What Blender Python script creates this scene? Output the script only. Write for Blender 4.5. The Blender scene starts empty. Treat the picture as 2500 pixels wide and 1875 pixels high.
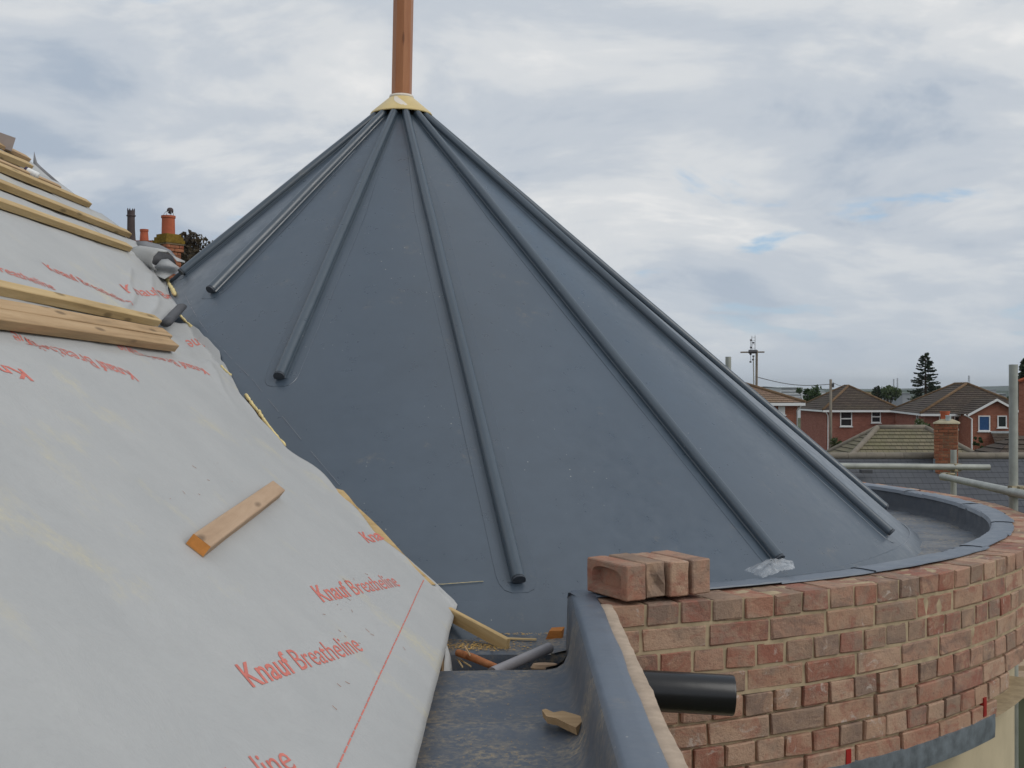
import bpy, bmesh, math, random
from mathutils import Vector, Matrix, noise

random.seed(7)
R_ = math.radians
scene = bpy.context.scene
COL = scene.collection

# ------------------------------------------------------------------ camera
# camera stands at the origin, looking level along +Y; the ground is 6.6 m below
F, HZ = 2850.0, 948.0            # focal length and horizon row in photograph pixels
cam = bpy.data.cameras.new('camera'); co = bpy.data.objects.new('camera', cam)
COL.objects.link(co); scene.camera = co
cam.sensor_width = 36.0; cam.lens = 36.0 * F / 2500.0
cam.shift_y = (HZ - 937.5) / 2500.0
cam.clip_start = 0.05; cam.clip_end = 20000
co.rotation_euler = (R_(90), 0, 0)

# ------------------------------------------------------------------ sky, sun, exposure
SUN_EL, SUN_AZ = 38.0, 115.0       # azimuth clockwise from +Y (the view direction)
world = bpy.data.worlds.new('World'); scene.world = world; world.use_nodes = True
wn = world.node_tree.nodes; wl = world.node_tree.links; wn.clear()
def WN(t, **k):
    n = wn.new(t)
    for a, b in k.items(): setattr(n, a, b)
    return n
out = WN('ShaderNodeOutputWorld'); bg = WN('ShaderNodeBackground'); bg.inputs[1].default_value = 0.1
sky = WN('ShaderNodeTexSky', sky_type='NISHITA', sun_disc=False)
sky.sun_elevation = R_(SUN_EL); sky.sun_rotation = R_(SUN_AZ)
tc = WN('ShaderNodeTexCoord'); sep = WN('ShaderNodeSeparateXYZ'); wl.new(tc.outputs['Generated'], sep.inputs[0])
def wmath(op, a, b=None, clamp=False):
    n = WN('ShaderNodeMath', operation=op, use_clamp=clamp)
    for i, v in enumerate((a, b)):
        if v is None: continue
        if isinstance(v, (int, float)): n.inputs[i].default_value = v
        else: wl.new(v, n.inputs[i])
    return n.outputs[0]
zz = wmath('ADD', wmath('MAXIMUM', sep.outputs[2], 0.0), 0.30)
px_ = wmath('DIVIDE', sep.outputs[0], zz); py_ = wmath('DIVIDE', sep.outputs[1], zz)
cmb = WN('ShaderNodeCombineXYZ'); wl.new(px_, cmb.inputs[0]); wl.new(py_, cmb.inputs[1])
def wnoise(scale, detail, rough, off, dist=0.0):
    mp = WN('ShaderNodeMapping'); mp.inputs['Location'].default_value = off
    mp.inputs['Scale'].default_value = scale; wl.new(cmb.outputs[0], mp.inputs[0])
    n = WN('ShaderNodeTexNoise'); n.inputs['Scale'].default_value = 1.0; n.inputs['Detail'].default_value = detail
    n.inputs['Roughness'].default_value = rough; n.inputs['Distortion'].default_value = dist
    wl.new(mp.outputs[0], n.inputs['Vector']); return n.outputs[0]
def wramp(fac, stops):
    r = WN('ShaderNodeValToRGB'); wl.new(fac, r.inputs[0])
    e = r.color_ramp.elements
    while len(e) < len(stops): e.new(0.5)
    for el, (p, c) in zip(e, stops): el.position = p; el.color = (*c, 1)
    r.color_ramp.interpolation = 'EASE'
    return r.outputs[0]
n1 = wnoise((2.1, 2.6, 1), 9.0, 0.58, (3.1, 1.7, 0), 0.35)     # tone inside the cloud deck
n2 = wnoise((2.3, 2.9, 1), 9.0, 0.55, (7.6, 4.4, 0), 0.4)       # the gaps
tone = wramp(n1, [(0.33, (0.47, 0.55, 0.66)), (0.46, (0.64, 0.695, 0.765)), (0.57, (0.79, 0.82, 0.85)), (0.69, (0.97, 0.97, 0.965))])
far_ = WN('ShaderNodeMixRGB', blend_type='MIX'); wl.new(wmath('SUBTRACT', 0.75, wmath('MULTIPLY', sep.outputs[2], 6.0), True), far_.inputs[0])
wl.new(tone, far_.inputs[1]); far_.inputs[2].default_value = (0.60, 0.67, 0.75, 1); tone = far_.outputs[0]
scl = WN('ShaderNodeMixRGB', blend_type='MULTIPLY'); scl.inputs[0].default_value = 1.0
wl.new(tone, scl.inputs[1]); scl.inputs[2].default_value = (8.6, 8.6, 8.6, 1)
gap = wramp(n2, [(0.34, (0, 0, 0)), (0.43, (1, 1, 1))])
low = wmath('SUBTRACT', 1.0, wmath('MULTIPLY', sep.outputs[2], 9.0), True)       # the deck closes up towards the horizon
cover = wmath('MAXIMUM', gap, low)
lift = WN('ShaderNodeMixRGB', blend_type='MIX'); lift.inputs[0].default_value = 0.55
wl.new(sky.outputs[0], lift.inputs[1]); lift.inputs[2].default_value = (4.2, 6.3, 8.8, 1)
mixs = WN('ShaderNodeMixRGB', blend_type='MIX')
wl.new(cover, mixs.inputs[0]); wl.new(lift.outputs[0], mixs.inputs[1]); wl.new(scl.outputs[0], mixs.inputs[2])
wl.new(mixs.outputs[0], bg.inputs[0]); wl.new(bg.outputs[0], out.inputs[0])

sl = bpy.data.lights.new('sun', 'SUN'); so = bpy.data.objects.new('sun', sl); COL.objects.link(so)
sl.energy = 1.2; sl.angle = R_(40); sl.color = (1.0, 0.96, 0.90)
sd = Vector((math.sin(R_(SUN_AZ)) * math.cos(R_(SUN_EL)), math.cos(R_(SUN_AZ)) * math.cos(R_(SUN_EL)), math.sin(R_(SUN_EL))))
so.rotation_euler = (-sd).to_track_quat('-Z', 'Y').to_euler(); so.location = (0, 0, 30)

vs = scene.view_settings
vs.view_transform = 'Standard'; vs.look = 'None'; vs.exposure = 0.0; vs.gamma = 1.0; vs.use_curve_mapping = False
scene.cycles.use_denoising = True; scene.cycles.max_bounces = 6

# ------------------------------------------------------------------ helpers
def P(x, y, Y): return Vector(((x - 1250) / F * Y, Y, (HZ - y) / F * Y))   # photograph pixel at depth Y -> world point

WM = {}
def place(o, parent=None, M=None):
    M = M or Matrix(); COL.objects.link(o); o.matrix_basis = M; WM[o.name] = M
    if parent is not None:
        o.parent = parent; o.matrix_parent_inverse = WM[parent.name].inverted()
    return o
def tag(o, label=None, cat=None, group=None, kind=None):
    for k, v in (('label', label), ('category', cat), ('group', group), ('kind', kind)):
        if v: o[k] = v
    return o
def thing(name, label, cat, loc=(0, 0, 0), group=None, M=None):
    o = bpy.data.objects.new(name, None); o.empty_display_size = 0.1
    place(o, None, M or Matrix.Translation(Vector(loc))); return tag(o, label, cat, group, 'thing')

class MB:
    """collects faces (with optional uv in metres) into ONE mesh"""
    def __init__(s): s.v = []; s.f = []; s.uv = {}
    def add(s, vs, fs, uvs=None):
        b = len(s.v); s.v += [tuple(v) for v in vs]
        for i, f in enumerate(fs):
            if uvs: s.uv[len(s.f)] = uvs[i]
            s.f.append(tuple(b + k for k in f))
        return s
    def box(s, x0, x1, y0, y1, z0, z1, M=None):
        vs = [Vector((x, y, z)) for z in (z0, z1) for y in (y0, y1) for x in (x0, x1)]
        if M: vs = [M @ v for v in vs]
        return s.add(vs, [(0, 2, 3, 1), (4, 5, 7, 6), (0, 1, 5, 4), (2, 6, 7, 3), (0, 4, 6, 2), (1, 3, 7, 5)],
            [[(x0, y0), (x0, y1), (x1, y1), (x1, y0)], [(x0, y0), (x1, y0), (x1, y1), (x0, y1)], [(x0, z0), (x1, z0), (x1, z1), (x0, z1)],
             [(x0, z0), (x0, z1), (x1, z1), (x1, z0)], [(y0, z0), (y0, z1), (y1, z1), (y1, z0)], [(y0, z0), (y1, z0), (y1, z1), (y0, z1)]])
    def grid(s, rows):
        n = len(rows[0]); vs = [p for r in rows for p in r]
        return s.add(vs, [(i * n + j, i * n + j + 1, (i + 1) * n + j + 1, (i + 1) * n + j) for i in range(len(rows) - 1) for j in range(n - 1)])
    def tube(s, pts, rad, n=8, caps=True, flat=1.0):
        pts = [Vector(p) for p in pts]; rows = []
        rads = rad if isinstance(rad, (list, tuple)) else [rad] * len(pts)
        up = Vector((0, 0, 1))
        for i, p in enumerate(pts):
            t = (pts[min(i + 1, len(pts) - 1)] - pts[max(i - 1, 0)]).normalized()
            a = t.cross(up)
            if a.length < 1e-3: a = t.cross(Vector((1, 0, 0)))
            a.normalize(); b = a.cross(t)
            rows.append([p + (a * math.cos(2 * math.pi * k / n) + b * flat * math.sin(2 * math.pi * k / n)) * rads[i] for k in range(n)])
        b0 = len(s.v); s.v += [tuple(v) for r in rows for v in r]
        for i in range(len(rows) - 1):
            for k in range(n):
                s.f.append((b0 + i * n + k, b0 + i * n + (k + 1) % n, b0 + (i + 1) * n + (k + 1) % n, b0 + (i + 1) * n + k))
        if caps:
            s.f.append(tuple(b0 + k for k in range(n))[::-1]); s.f.append(tuple(b0 + (len(rows) - 1) * n + k for k in range(n)))
        return s
    def lathe(s, prof, n=24, c=(0, 0, 0), caps=True):
        b0 = len(s.v); c = Vector(c)
        for r, z in prof:
            s.v += [tuple(c + Vector((r * math.cos(2 * math.pi * k / n), r * math.sin(2 * math.pi * k / n), z))) for k in range(n)]
        for i in range(len(prof) - 1):
            for k in range(n):
                s.f.append((b0 + i * n + k, b0 + i * n + (k + 1) % n, b0 + (i + 1) * n + (k + 1) % n, b0 + (i + 1) * n + k))
        if caps:
            s.f.append(tuple(b0 + k for k in range(n))[::-1]); s.f.append(tuple(b0 + (len(prof) - 1) * n + k for k in range(n)))
        return s
    def prism(s, poly, z0, z1, M=None):
        n = len(poly); vs = [Vector((x, y, z0)) for x, y in poly] + [Vector((x, y, z1)) for x, y in poly]
        if M: vs = [M @ v for v in vs]
        return s.add(vs, [tuple(range(n))[::-1], tuple(range(n, 2 * n))] + [(i, (i + 1) % n, n + (i + 1) % n, n + i) for i in range(n)])
    def mesh(s, name, mat, smooth=False):
        me = bpy.data.meshes.new(name); me.from_pydata(s.v, [], s.f); me.materials.append(mat)
        if s.uv:
            ul = me.uv_layers.new(name='UVMap')
            for p in me.polygons:
                if p.index in s.uv:
                    for li, uv in zip(p.loop_indices, s.uv[p.index]): ul.data[li].uv = uv
        if smooth is True:
            me.polygons.foreach_set('use_smooth', [True] * len(me.polygons))
        elif smooth:
            me.polygons.foreach_set('use_smooth', [True] * len(me.polygons)); me.set_sharp_from_angle(angle=R_(smooth))
        me.update(); return me
    def obj(s, name, mat, parent=None, smooth=False, M=None, thick=0.0):
        o = bpy.data.objects.new(name, s.mesh(name, mat, smooth)); place(o, parent, M)
        if thick:
            m = o.modifiers.new('thick', 'SOLIDIFY'); m.thickness = thick; m.offset = -1
        return o
def lin(c): return tuple(((v / 255) / 12.92 if v / 255 <= .04045 else ((v / 255 + .055) / 1.055) ** 2.4) for v in c)
def nz(x, y=0.0, z=0.0): return noise.noise(Vector((x, y, z)))

# ------------------------------------------------------------------ materials (all procedural)
class Mat:
    def __init__(s, name, rough=0.6, spec=0.5):
        s.m = bpy.data.materials.new(name); s.m.use_nodes = True; s.t = s.m.node_tree
        s.b = s.t.nodes['Principled BSDF']; s.b.inputs['Roughness'].default_value = rough
        s.b.inputs['Specular IOR Level'].default_value = spec
        s.tc = s.t.nodes.new('ShaderNodeTexCoord'); s.cache = {}
    def link(s, a, b): s.t.links.new(a, b)
    def coord(s, kind='Object', scale=(1, 1, 1), rnd=False):
        k = (kind, scale, rnd)
        if k in s.cache: return s.cache[k]
        mp = s.t.nodes.new('ShaderNodeMapping'); mp.inputs['Scale'].default_value = scale
        s.link(s.tc.outputs[kind], mp.inputs[0])
        if rnd:
            oi = s.t.nodes.new('ShaderNodeObjectInfo'); mu = s.t.nodes.new('ShaderNodeMath'); mu.operation = 'MULTIPLY'
            mu.inputs[1].default_value = 57.0; s.link(oi.outputs['Random'], mu.inputs[0])
            cb = s.t.nodes.new('ShaderNodeCombineXYZ')
            for i in range(3): s.link(mu.outputs[0], cb.inputs[i])
            s.link(cb.outputs[0], mp.inputs['Location'])
        s.cache[k] = mp.outputs[0]; return mp.outputs[0]
    def noise(s, scale, detail=4, rough=0.55, kind='Object', sc=(1, 1, 1), rnd=False, dist=0.0):
        n = s.t.nodes.new('ShaderNodeTexNoise'); n.inputs['Scale'].default_value = scale; n.inputs['Detail'].default_value = detail
        n.inputs['Roughness'].default_value = rough; n.inputs['Distortion'].default_value = dist
        s.link(s.coord(kind, sc, rnd), n.inputs['Vector']); return n.outputs[0]
    def vor(s, scale, kind='Object', out='Distance', sc=(1, 1, 1)):
        n = s.t.nodes.new('ShaderNodeTexVoronoi'); n.inputs['Scale'].default_value = scale
        s.link(s.coord(kind, sc), n.inputs['Vector']); return n.outputs[out]
    def ramp(s, fac, stops, ease='LINEAR'):
        r = s.t.nodes.new('ShaderNodeValToRGB'); s.link(fac, r.inputs[0]); e = r.color_ramp.elements; r.color_ramp.interpolation = ease
        while len(e) < len(stops): e.new(0.5)
        for el, (p, c) in zip(e, stops):
            el.position = p; el.color = (c, c, c, 1) if isinstance(c, (int, float)) else (*c, 1)
        return r.outputs[0]
    def mix(s, fac, a, b, mode='MIX'):
        n = s.t.nodes.new('ShaderNodeMixRGB'); n.blend_type = mode
        for i, v in enumerate((fac, a, b)):
            if isinstance(v, (int, float)): n.inputs[i].default_value = v if i == 0 else (v, v, v, 1)
            elif isinstance(v, tuple): n.inputs[i].default_value = (*v, 1)
            else: s.link(v, n.inputs[i])
        return n.outputs[0]
    def math(s, op, a, b):
        n = s.t.nodes.new('ShaderNodeMath'); n.operation = op; n.use_clamp = True
        for i, v in enumerate((a, b)):
            if isinstance(v, (int, float)): n.inputs[i].default_value = v
            else: s.link(v, n.inputs[i])
        return n.outputs[0]
    def rand(s): return s.t.nodes.new('ShaderNodeObjectInfo').outputs['Random']
    def color(s, c):
        if isinstance(c, tuple): s.b.inputs['Base Color'].default_value = (*c, 1)
        else: s.link(c, s.b.inputs['Base Color'])
        return s
    def rough(s, c): s.link(c, s.b.inputs['Roughness']); return s
    def bump(s, h, dist=0.01, strength=1.0):
        n = s.t.nodes.new('ShaderNodeBump'); n.inputs['Distance'].default_value = dist; n.inputs['Strength'].default_value = strength
        s.link(h, n.inputs['Height']); s.link(n.outputs[0], s.b.inputs['Normal']); return s

def plain(name, c, rough=0.6, spec=0.5, var=0.12, scale=9.0, metal=0.0):
    m = Mat(name, rough, spec); n = m.noise(scale, 5, 0.6, rnd=True)
    lo = tuple(v * (1 - var) for v in c); hi = tuple(min(1, v * (1 + var)) for v in c)
    m.color(m.ramp(n, [(0.3, lo), (0.7, hi)])); m.b.inputs['Metallic'].default_value = metal
    m.bump(n, 0.003, 0.3); return m.m

def roof_sheet(name, dust, base=(0.055, 0.076, 0.102), rough=0.30):
    m = Mat(name, rough, 0.85)
    a = m.noise(1.6, 6, 0.6); b = m.noise(14.0, 6, 0.65)
    c = m.ramp(a, [(0.30, tuple(v * 0.90 for v in base)), (0.70, tuple(v * 1.12 for v in base))])
    c = m.mix(m.ramp(b, [(0.35, 0.0), (0.75, 0.22)]), c, tuple(v * 1.5 for v in base))
    sp = m.vor(26.0); sp2 = m.noise(3.0, 3, 0.5)
    sm = m.math('MULTIPLY', m.ramp(sp, [(0.045, 1.0), (0.075, 0.0)]), m.ramp(sp2, [(0.56, 0.0), (0.64, 0.7)]))
    c = m.mix(sm, c, (0.50, 0.49, 0.45))
    st = m.noise(5.0, 8, 0.72); st2 = m.noise(60.0, 4, 0.7)
    dm = m.math('MULTIPLY', m.ramp(st, [(0.62 - 0.16 * dust, 0.0), (0.80 - 0.10 * dust, 1.0)]), m.ramp(st2, [(0.42, 0.0), (0.66, 0.55 + 0.3 * dust)]))
    c = m.mix(dm, c, (0.36, 0.28, 0.17))
    sc_ = m.noise(2.2, 10, 0.75, sc=(1, 1, 0.6), dist=1.5); c = m.mix(m.ramp(sc_, [(0.60, 0.0), (0.74, 0.16)]), c, tuple(v * 1.9 for v in base)); c = m.mix(m.ramp(sc_, [(0.28, 0.2), (0.40, 0.0)]), c, tuple(v * 0.65 for v in base))
    m.color(c); m.rough(m.ramp(b, [(0.3, rough - 0.05), (0.7, rough + 0.13)])); m.bump(m.noise(3.0, 4, 0.55), 0.012, 0.06); return m.m

def membrane_mat():
    m = Mat('breather_membrane', 0.62, 0.3)
    fib = m.noise(3.0, 8, 0.7, sc=(1, 1, 1)); fine = m.noise(90.0, 4, 0.7)
    c = m.ramp(fib, [(0.30, (0.42, 0.422, 0.415)), (0.72, (0.475, 0.473, 0.46))])
    c = m.mix(m.ramp(fine, [(0.35, 0.0), (0.7, 0.18)]), c, (0.36, 0.36, 0.355))
    st = m.noise(3.3, 7, 0.66, sc=(0.5, 1.0, 1)); st2 = m.noise(70, 3, 0.7)
    d = m.math('MULTIPLY', m.ramp(st, [(0.58, 0.0), (0.76, 0.75)]), m.ramp(st2, [(0.35, 0.2), (0.65, 1.0)]))
    c = m.mix(d, c, (0.66, 0.57, 0.32))
    cr_ = m.noise(4.0, 9, 0.72, dist=1.2); m.color(c); m.bump(m.mix(0.5, m.noise(9.0, 6, 0.62), m.ramp(cr_, [(0.44, 0.0), (0.50, 1.0), (0.56, 0.0)])), 0.012, 0.18); return m.m

def wood(name, a, b, dark=0.55, stretch=30.0, rough=0.72):
    m = Mat(name, rough, 0.25)
    g = m.noise(1.0, 8, 0.65, sc=(1.6, stretch, stretch), rnd=True, dist=0.6); g2 = m.noise(1.0, 5, 0.6, sc=(4.5, 9, 9), rnd=True)
    c = m.ramp(g, [(0.28, tuple(v * dark for v in a)), (0.45, a), (0.72, b)])
    c = m.mix(m.ramp(g2, [(0.55, 0.0), (0.8, 0.35)]), c, tuple(v * 0.55 for v in a))
    c = m.mix(0.28, c, m.ramp(m.rand(), [(0, tuple(v * 0.75 for v in a)), (1, b)]))
    kn = m.t.nodes.new('ShaderNodeTexVoronoi'); kn.inputs['Scale'].default_value = 1.0; m.link(m.coord('Object', (4.0, 16, 16), True), kn.inputs['Vector'])
    c = m.mix(m.ramp(kn.outputs['Distance'], [(0.10, 0.75), (0.20, 0.0)]), c, tuple(v * 0.35 for v in a))
    m.color(c); m.bump(g, 0.004, 0.5); return m.m

def brick_mat(name, tint=None):
    m = Mat(name, 0.88, 0.2); r = m.rand()
    base = m.ramp(r, [(0.0, lin((160, 104, 86))), (0.12, lin((182, 140, 116))), (0.26, lin((152, 126, 106))), (0.40, lin((174, 124, 100))), (0.54, lin((192, 158, 132))), (0.68, lin((158, 100, 80))), (0.78, lin((142, 118, 102))), (0.88, lin((180, 142, 116)))], 'CONSTANT')
    blot = m.noise(13.0, 7, 0.70, rnd=True, dist=0.6); fine = m.noise(75.0, 7, 0.75, rnd=True); blot2 = m.noise(9.0, 6, 0.65, sc=(1, 1, 1.7), rnd=True, dist=0.8); blot3 = m.noise(6.0, 3, 0.6, rnd=True)
    c = m.mix(m.ramp(blot, [(0.42, 0.0), (0.60, 0.8)]), base, m.mix(m.ramp(blot3, [(0.4, 0.0), (0.6, 1.0)]), lin((192, 156, 128)), lin((152, 130, 112))))
    c = m.mix(m.ramp(blot2, [(0.50, 0.0), (0.64, 0.65)]), c, m.mix(m.ramp(r, [(0.3, 0.0), (0.31, 1.0)], 'CONSTANT'), lin((122, 100, 88)), lin((156, 90, 70))))
    c = m.mix(m.ramp(fine, [(0.28, 0.6), (0.46, 0.0)]), c, lin((104, 70, 60)))
    w = m.math('MULTIPLY', m.ramp(m.noise(15.0, 8, 0.72, rnd=True, dist=1.0), [(0.58, 0.0), (0.66, 0.75)]), m.ramp(m.math('FRACT', m.math('MULTIPLY', r, 1.0), 0.0), [(0.45, 0.15), (0.75, 1.0)]))
    c = m.mix(w, c, lin((206, 192, 180)))
    c = m.mix(0.16, c, (0.27, 0.225, 0.205))
    if tint: c = m.mix(1.0, c, tint, 'MULTIPLY')
    m.color(c); m.bump(m.mix(0.5, blot, fine), 0.010, 1.0); return m.m

def wall_mat(name, c1, c2, mortar, rough=0.9, size=(0.225, 0.075), offs=0.5):
    m = Mat(name, rough, 0.2); t = m.t.nodes.new('ShaderNodeTexBrick')
    m.link(m.tc.outputs['UV'], t.inputs['Vector']); t.inputs['Scale'].default_value = 1.0
    t.inputs['Brick Width'].default_value = size[0]; t.inputs['Row Height'].default_value = size[1]; t.inputs['Mortar Size'].default_value = 0.006
    t.inputs['Color1'].default_value = (*c1, 1); t.inputs['Color2'].default_value = (*c2, 1); t.inputs['Mortar'].default_value = (*mortar, 1); t.offset = offs
    n = m.noise(0.9, 6, 0.65)
    m.color(m.mix(m.ramp(n, [(0.35, 0.0), (0.7, 0.35)]), t.outputs[0], tuple(v * 0.6 for v in c1), 'MIX')); m.bump(t.outputs['Fac'], 0.01, -0.3); return m.m

def tile_mat(name, c1, c2, moss, width=0.3, row=0.3, mossy=0.5, joint=0.5):
    m = Mat(name, 0.85, 0.25); t = m.t.nodes.new('ShaderNodeTexBrick')
    m.link(m.tc.outputs['UV'], t.inputs['Vector']); t.inputs['Scale'].default_value = 1.0
    t.inputs['Brick Width'].default_value = width; t.inputs['Row Height'].default_value = row; t.inputs['Mortar Size'].default_value = 0.012
    t.inputs['Color1'].default_value = (*c1, 1); t.inputs['Color2'].default_value = (*c2, 1); t.inputs['Mortar'].default_value = (*(v * joint for v in c1), 1)
    n = m.noise(0.7, 7, 0.7); n2 = m.noise(6.0, 5, 0.7)
    c = m.mix(m.math('MULTIPLY', m.ramp(n, [(0.42, 0.0), (0.68, mossy)]), m.ramp(n2, [(0.35, 0.3), (0.6, 1.0)])), t.outputs[0], moss)
    m.color(c); m.bump(t.outputs['Fac'], 0.02, -0.6); return m.m

def leaf_mat(name, a, b, trans=0.25):
    m = Mat(name, 0.6, 0.3); n = m.noise(1.3, 4, 0.6); c = m.ramp(n, [(0.3, a), (0.7, b)])
    m.color(c); m.b.inputs['Transmission Weight'].default_value = 0.0
    tr = m.t.nodes.new('ShaderNodeBsdfTranslucent'); m.link(c, tr.inputs[0]); mx = m.t.nodes.new('ShaderNodeMixShader'); mx.inputs[0].default_value = trans
    o = [x for x in m.t.nodes if x.type == 'OUTPUT_MATERIAL'][0]
    m.link(m.b.outputs[0], mx.inputs[1]); m.link(tr.outputs[0], mx.inputs[2]); m.link(mx.outputs[0], o.inputs[0]); return m.m

def glass_mat():
    m = Mat('window_glass', 0.06, 0.8); m.color((0.02, 0.025, 0.03)); return m.m
def film_mat():
    m = Mat('clear_film', 0.18, 0.7); m.color((0.86, 0.88, 0.90)); tr = m.t.nodes.new('ShaderNodeBsdfTransparent'); mx = m.t.nodes.new('ShaderNodeMixShader')
    n = m.noise(40, 5, 0.7); m.link(m.ramp(n, [(0.35, 0.14), (0.75, 0.5)]), mx.inputs[0])
    o = [x for x in m.t.nodes if x.type == 'OUTPUT_MATERIAL'][0]
    m.link(tr.outputs[0], mx.inputs[1]); m.link(m.b.outputs[0], mx.inputs[2]); m.link(mx.outputs[0], o.inputs[0]); return m.m

M = dict(
    cone=roof_sheet('single_ply_roof', 0.12), skirt=roof_sheet('single_ply_skirt', 0.35), gutter=roof_sheet('gutter_lining', 1.35, (0.062, 0.078, 0.104), 0.50),
    flash=roof_sheet('flashing_sheet', 0.35, (0.100, 0.124, 0.160), 0.42), upstand=roof_sheet('upstand_shade_sheet', 0.1, (0.022, 0.030, 0.045), 0.6),  # upstand base darkened to carry the shade on its inner face
    rib=roof_sheet('rib_sheet', 0.02, (0.046, 0.066, 0.087), 0.31), cap=plain('rib_end', (0.05, 0.06, 0.075), 0.55),
    membrane=membrane_mat(), red=plain('red_print', lin((206, 122, 110)), 0.7, 0.2, 0.15, 60),
    darksheet=plain('dark_sheet_and_shade', (0.06, 0.06, 0.065), 0.6), greysheet=plain('grey_underlay', (0.22, 0.22, 0.23), 0.6),
    pine=wood('pine_batten', lin((186, 156, 108)), lin((214, 188, 142))), pine_d=wood('weathered_pine', lin((174, 142, 104)), lin((204, 174, 136))),
    offcut=wood('offcut_wood', lin((178, 148, 120)), lin((202, 174, 146)), 0.6, 22), cutend=plain('sawn_end', lin((206, 138, 74)), 0.8, 0.2, 0.15, 40),
    orange=wood('orange_wood', lin((176, 110, 52)), lin((200, 140, 80))), copperwood=wood('brown_stick', lin((160, 98, 60)), lin((196, 136, 92))),
    pole=wood('varnished_post', lin((166, 108, 72)), lin((186, 130, 90)), 0.75, 18, 0.4), collar=plain('cream_collar', lin((214, 190, 132)), 0.35, 0.5, 0.10, 5),
    paint=plain('white_smear', lin((225, 215, 200)), 0.6), foam=plain('foam', lin((226, 206, 150)), 0.9, 0.1, 0.15, 60),
    brick=brick_mat('stock_brick'), mortar=plain('mortar', lin((174, 156, 128)), 0.95, 0.1, 0.22, 18), mortar2=plain('dark_mortar', lin((128, 112, 90)), 0.95, 0.1, 0.2, 25),
    mortar_top=plain('mortar_bedding', lin((178, 160, 142)), 0.95, 0.1, 0.16, 22), lead=plain('lead_sheet', (0.135, 0.155, 0.17), 0.5, 0.4, 0.35, 22),
    render=plain('cream_render', lin((190, 176, 148)), 0.9, 0.1, 0.10, 4), redplastic=plain('red_plastic', (0.32, 0.015, 0.012), 0.45),
    black=plain('black_plastic', (0.012, 0.012, 0.013), 0.28, 0.5, 0.1), greyplastic=plain('grey_plastic', lin((150, 146, 148)), 0.45),
    film=film_mat(), steel=plain('galvanised_tube', (0.36, 0.37, 0.33), 0.5, 0.5, 0.2, 8, 0.25), coupler=plain('coupler', lin((150, 138, 112)), 0.6, 0.5, 0.35, 30, 0.3),
    board=wood('scaffold_plank', lin((166, 142, 118)), lin((190, 168, 142))), white=plain('white_upvc', (0.80, 0.80, 0.79), 0.4, 0.4, 0.04), glass=glass_mat(),
    house=wall_mat('red_house_brick', lin((138, 82, 70)), lin((160, 102, 86)), lin((156, 128, 114))), house2=wall_mat('orange_house_brick', lin((142, 84, 66)), lin((164, 104, 82)), lin((156, 128, 110))),
    tile=tile_mat('brown_tiles', lin((72, 62, 57)), lin((88, 76, 67)), lin((92, 86, 62)), 0.33, 0.3, 0.4), tile2=tile_mat('tan_tiles', lin((128, 106, 90)), lin((146, 120, 102)), lin((120, 110, 80)), 0.33, 0.3, 0.3),
    tile3=tile_mat('mossy_tiles', lin((110, 104, 88)), lin((128, 118, 98)), lin((110, 108, 74)), 0.25, 0.28, 0.6), slate=tile_mat('grey_slates', lin((82, 84, 89)), lin((89, 91, 95)), lin((96, 96, 96)), 0.3, 0.2, 0.3, 0.8),
    ridge=plain('mossy_ridge', lin((112, 90, 68)), 0.9, 0.2, 0.3, 4), ridge2=plain('concrete_ridge', lin((128, 120, 108)), 0.9, 0.2, 0.15, 4),
    terra=plain('terracotta', lin((172, 94, 68)), 0.8, 0.2, 0.18, 6), darkpot=plain('sooty_pot', lin((82, 72, 72)), 0.85, 0.2, 0.2, 5), moss=plain('mossy_brick', lin((120, 98, 44)), 0.95, 0.1, 0.35, 12),
    chim=brick_mat('chimney_brick', (0.80, 0.52, 0.40)), flaunch=plain('flaunching', lin((170, 160, 136)), 0.95, 0.1, 0.2, 6), palegrey=plain('pale_grey_pot', lin((176, 184, 186)), 0.6),
    alu=plain('aerial_metal', (0.45, 0.46, 0.47), 0.4, 0.5, 0.1, 5, 0.6), polewood=plain('grey_timber', lin((132, 124, 112)), 0.9, 0.1, 0.2, 3), cable=plain('cable', (0.03, 0.03, 0.03), 0.6),
    bark=plain('bark', (0.07, 0.05, 0.035), 0.95, 0.1, 0.3, 3), conifer=leaf_mat('conifer_needles', (0.022, 0.036, 0.020), (0.055, 0.080, 0.038), 0.15),
    leaf=leaf_mat('green_leaves', (0.045, 0.075, 0.025), (0.10, 0.13, 0.045)), purple=leaf_mat('purple_leaves', (0.045, 0.03, 0.022), (0.085, 0.065, 0.035)),
    ivy=leaf_mat('ivy_leaves', (0.03, 0.06, 0.015), (0.06, 0.10, 0.03)), hill=plain('wooded_hill', (0.045, 0.062, 0.042), 0.95, 0.1, 0.4, 0.01), farwhite=plain('far_white', (0.62, 0.63, 0.64), 0.7, 0.2, 0.05, 0.2),
    fargrey=plain('far_grey', (0.30, 0.31, 0.33), 0.7, 0.2, 0.1, 0.2), faryellow=plain('far_yellow', lin((190, 168, 118)), 0.8, 0.2, 0.05, 0.5), ground=plain('town_ground', (0.075, 0.085, 0.05), 0.95, 0.1, 0.4, 0.05),
    blue=plain('blue_curtain', lin((52, 84, 128)), 0.8, 0.2, 0.1), tan=plain('brown_paper', lin((166, 128, 100)), 0.8, 0.2, 0.15), cardgrey=plain('grey_paper', lin((150, 138, 132)), 0.8), dust=plain('sawdust', lin((196, 160, 98)), 0.95, 0.1, 0.2, 30),
)

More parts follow.
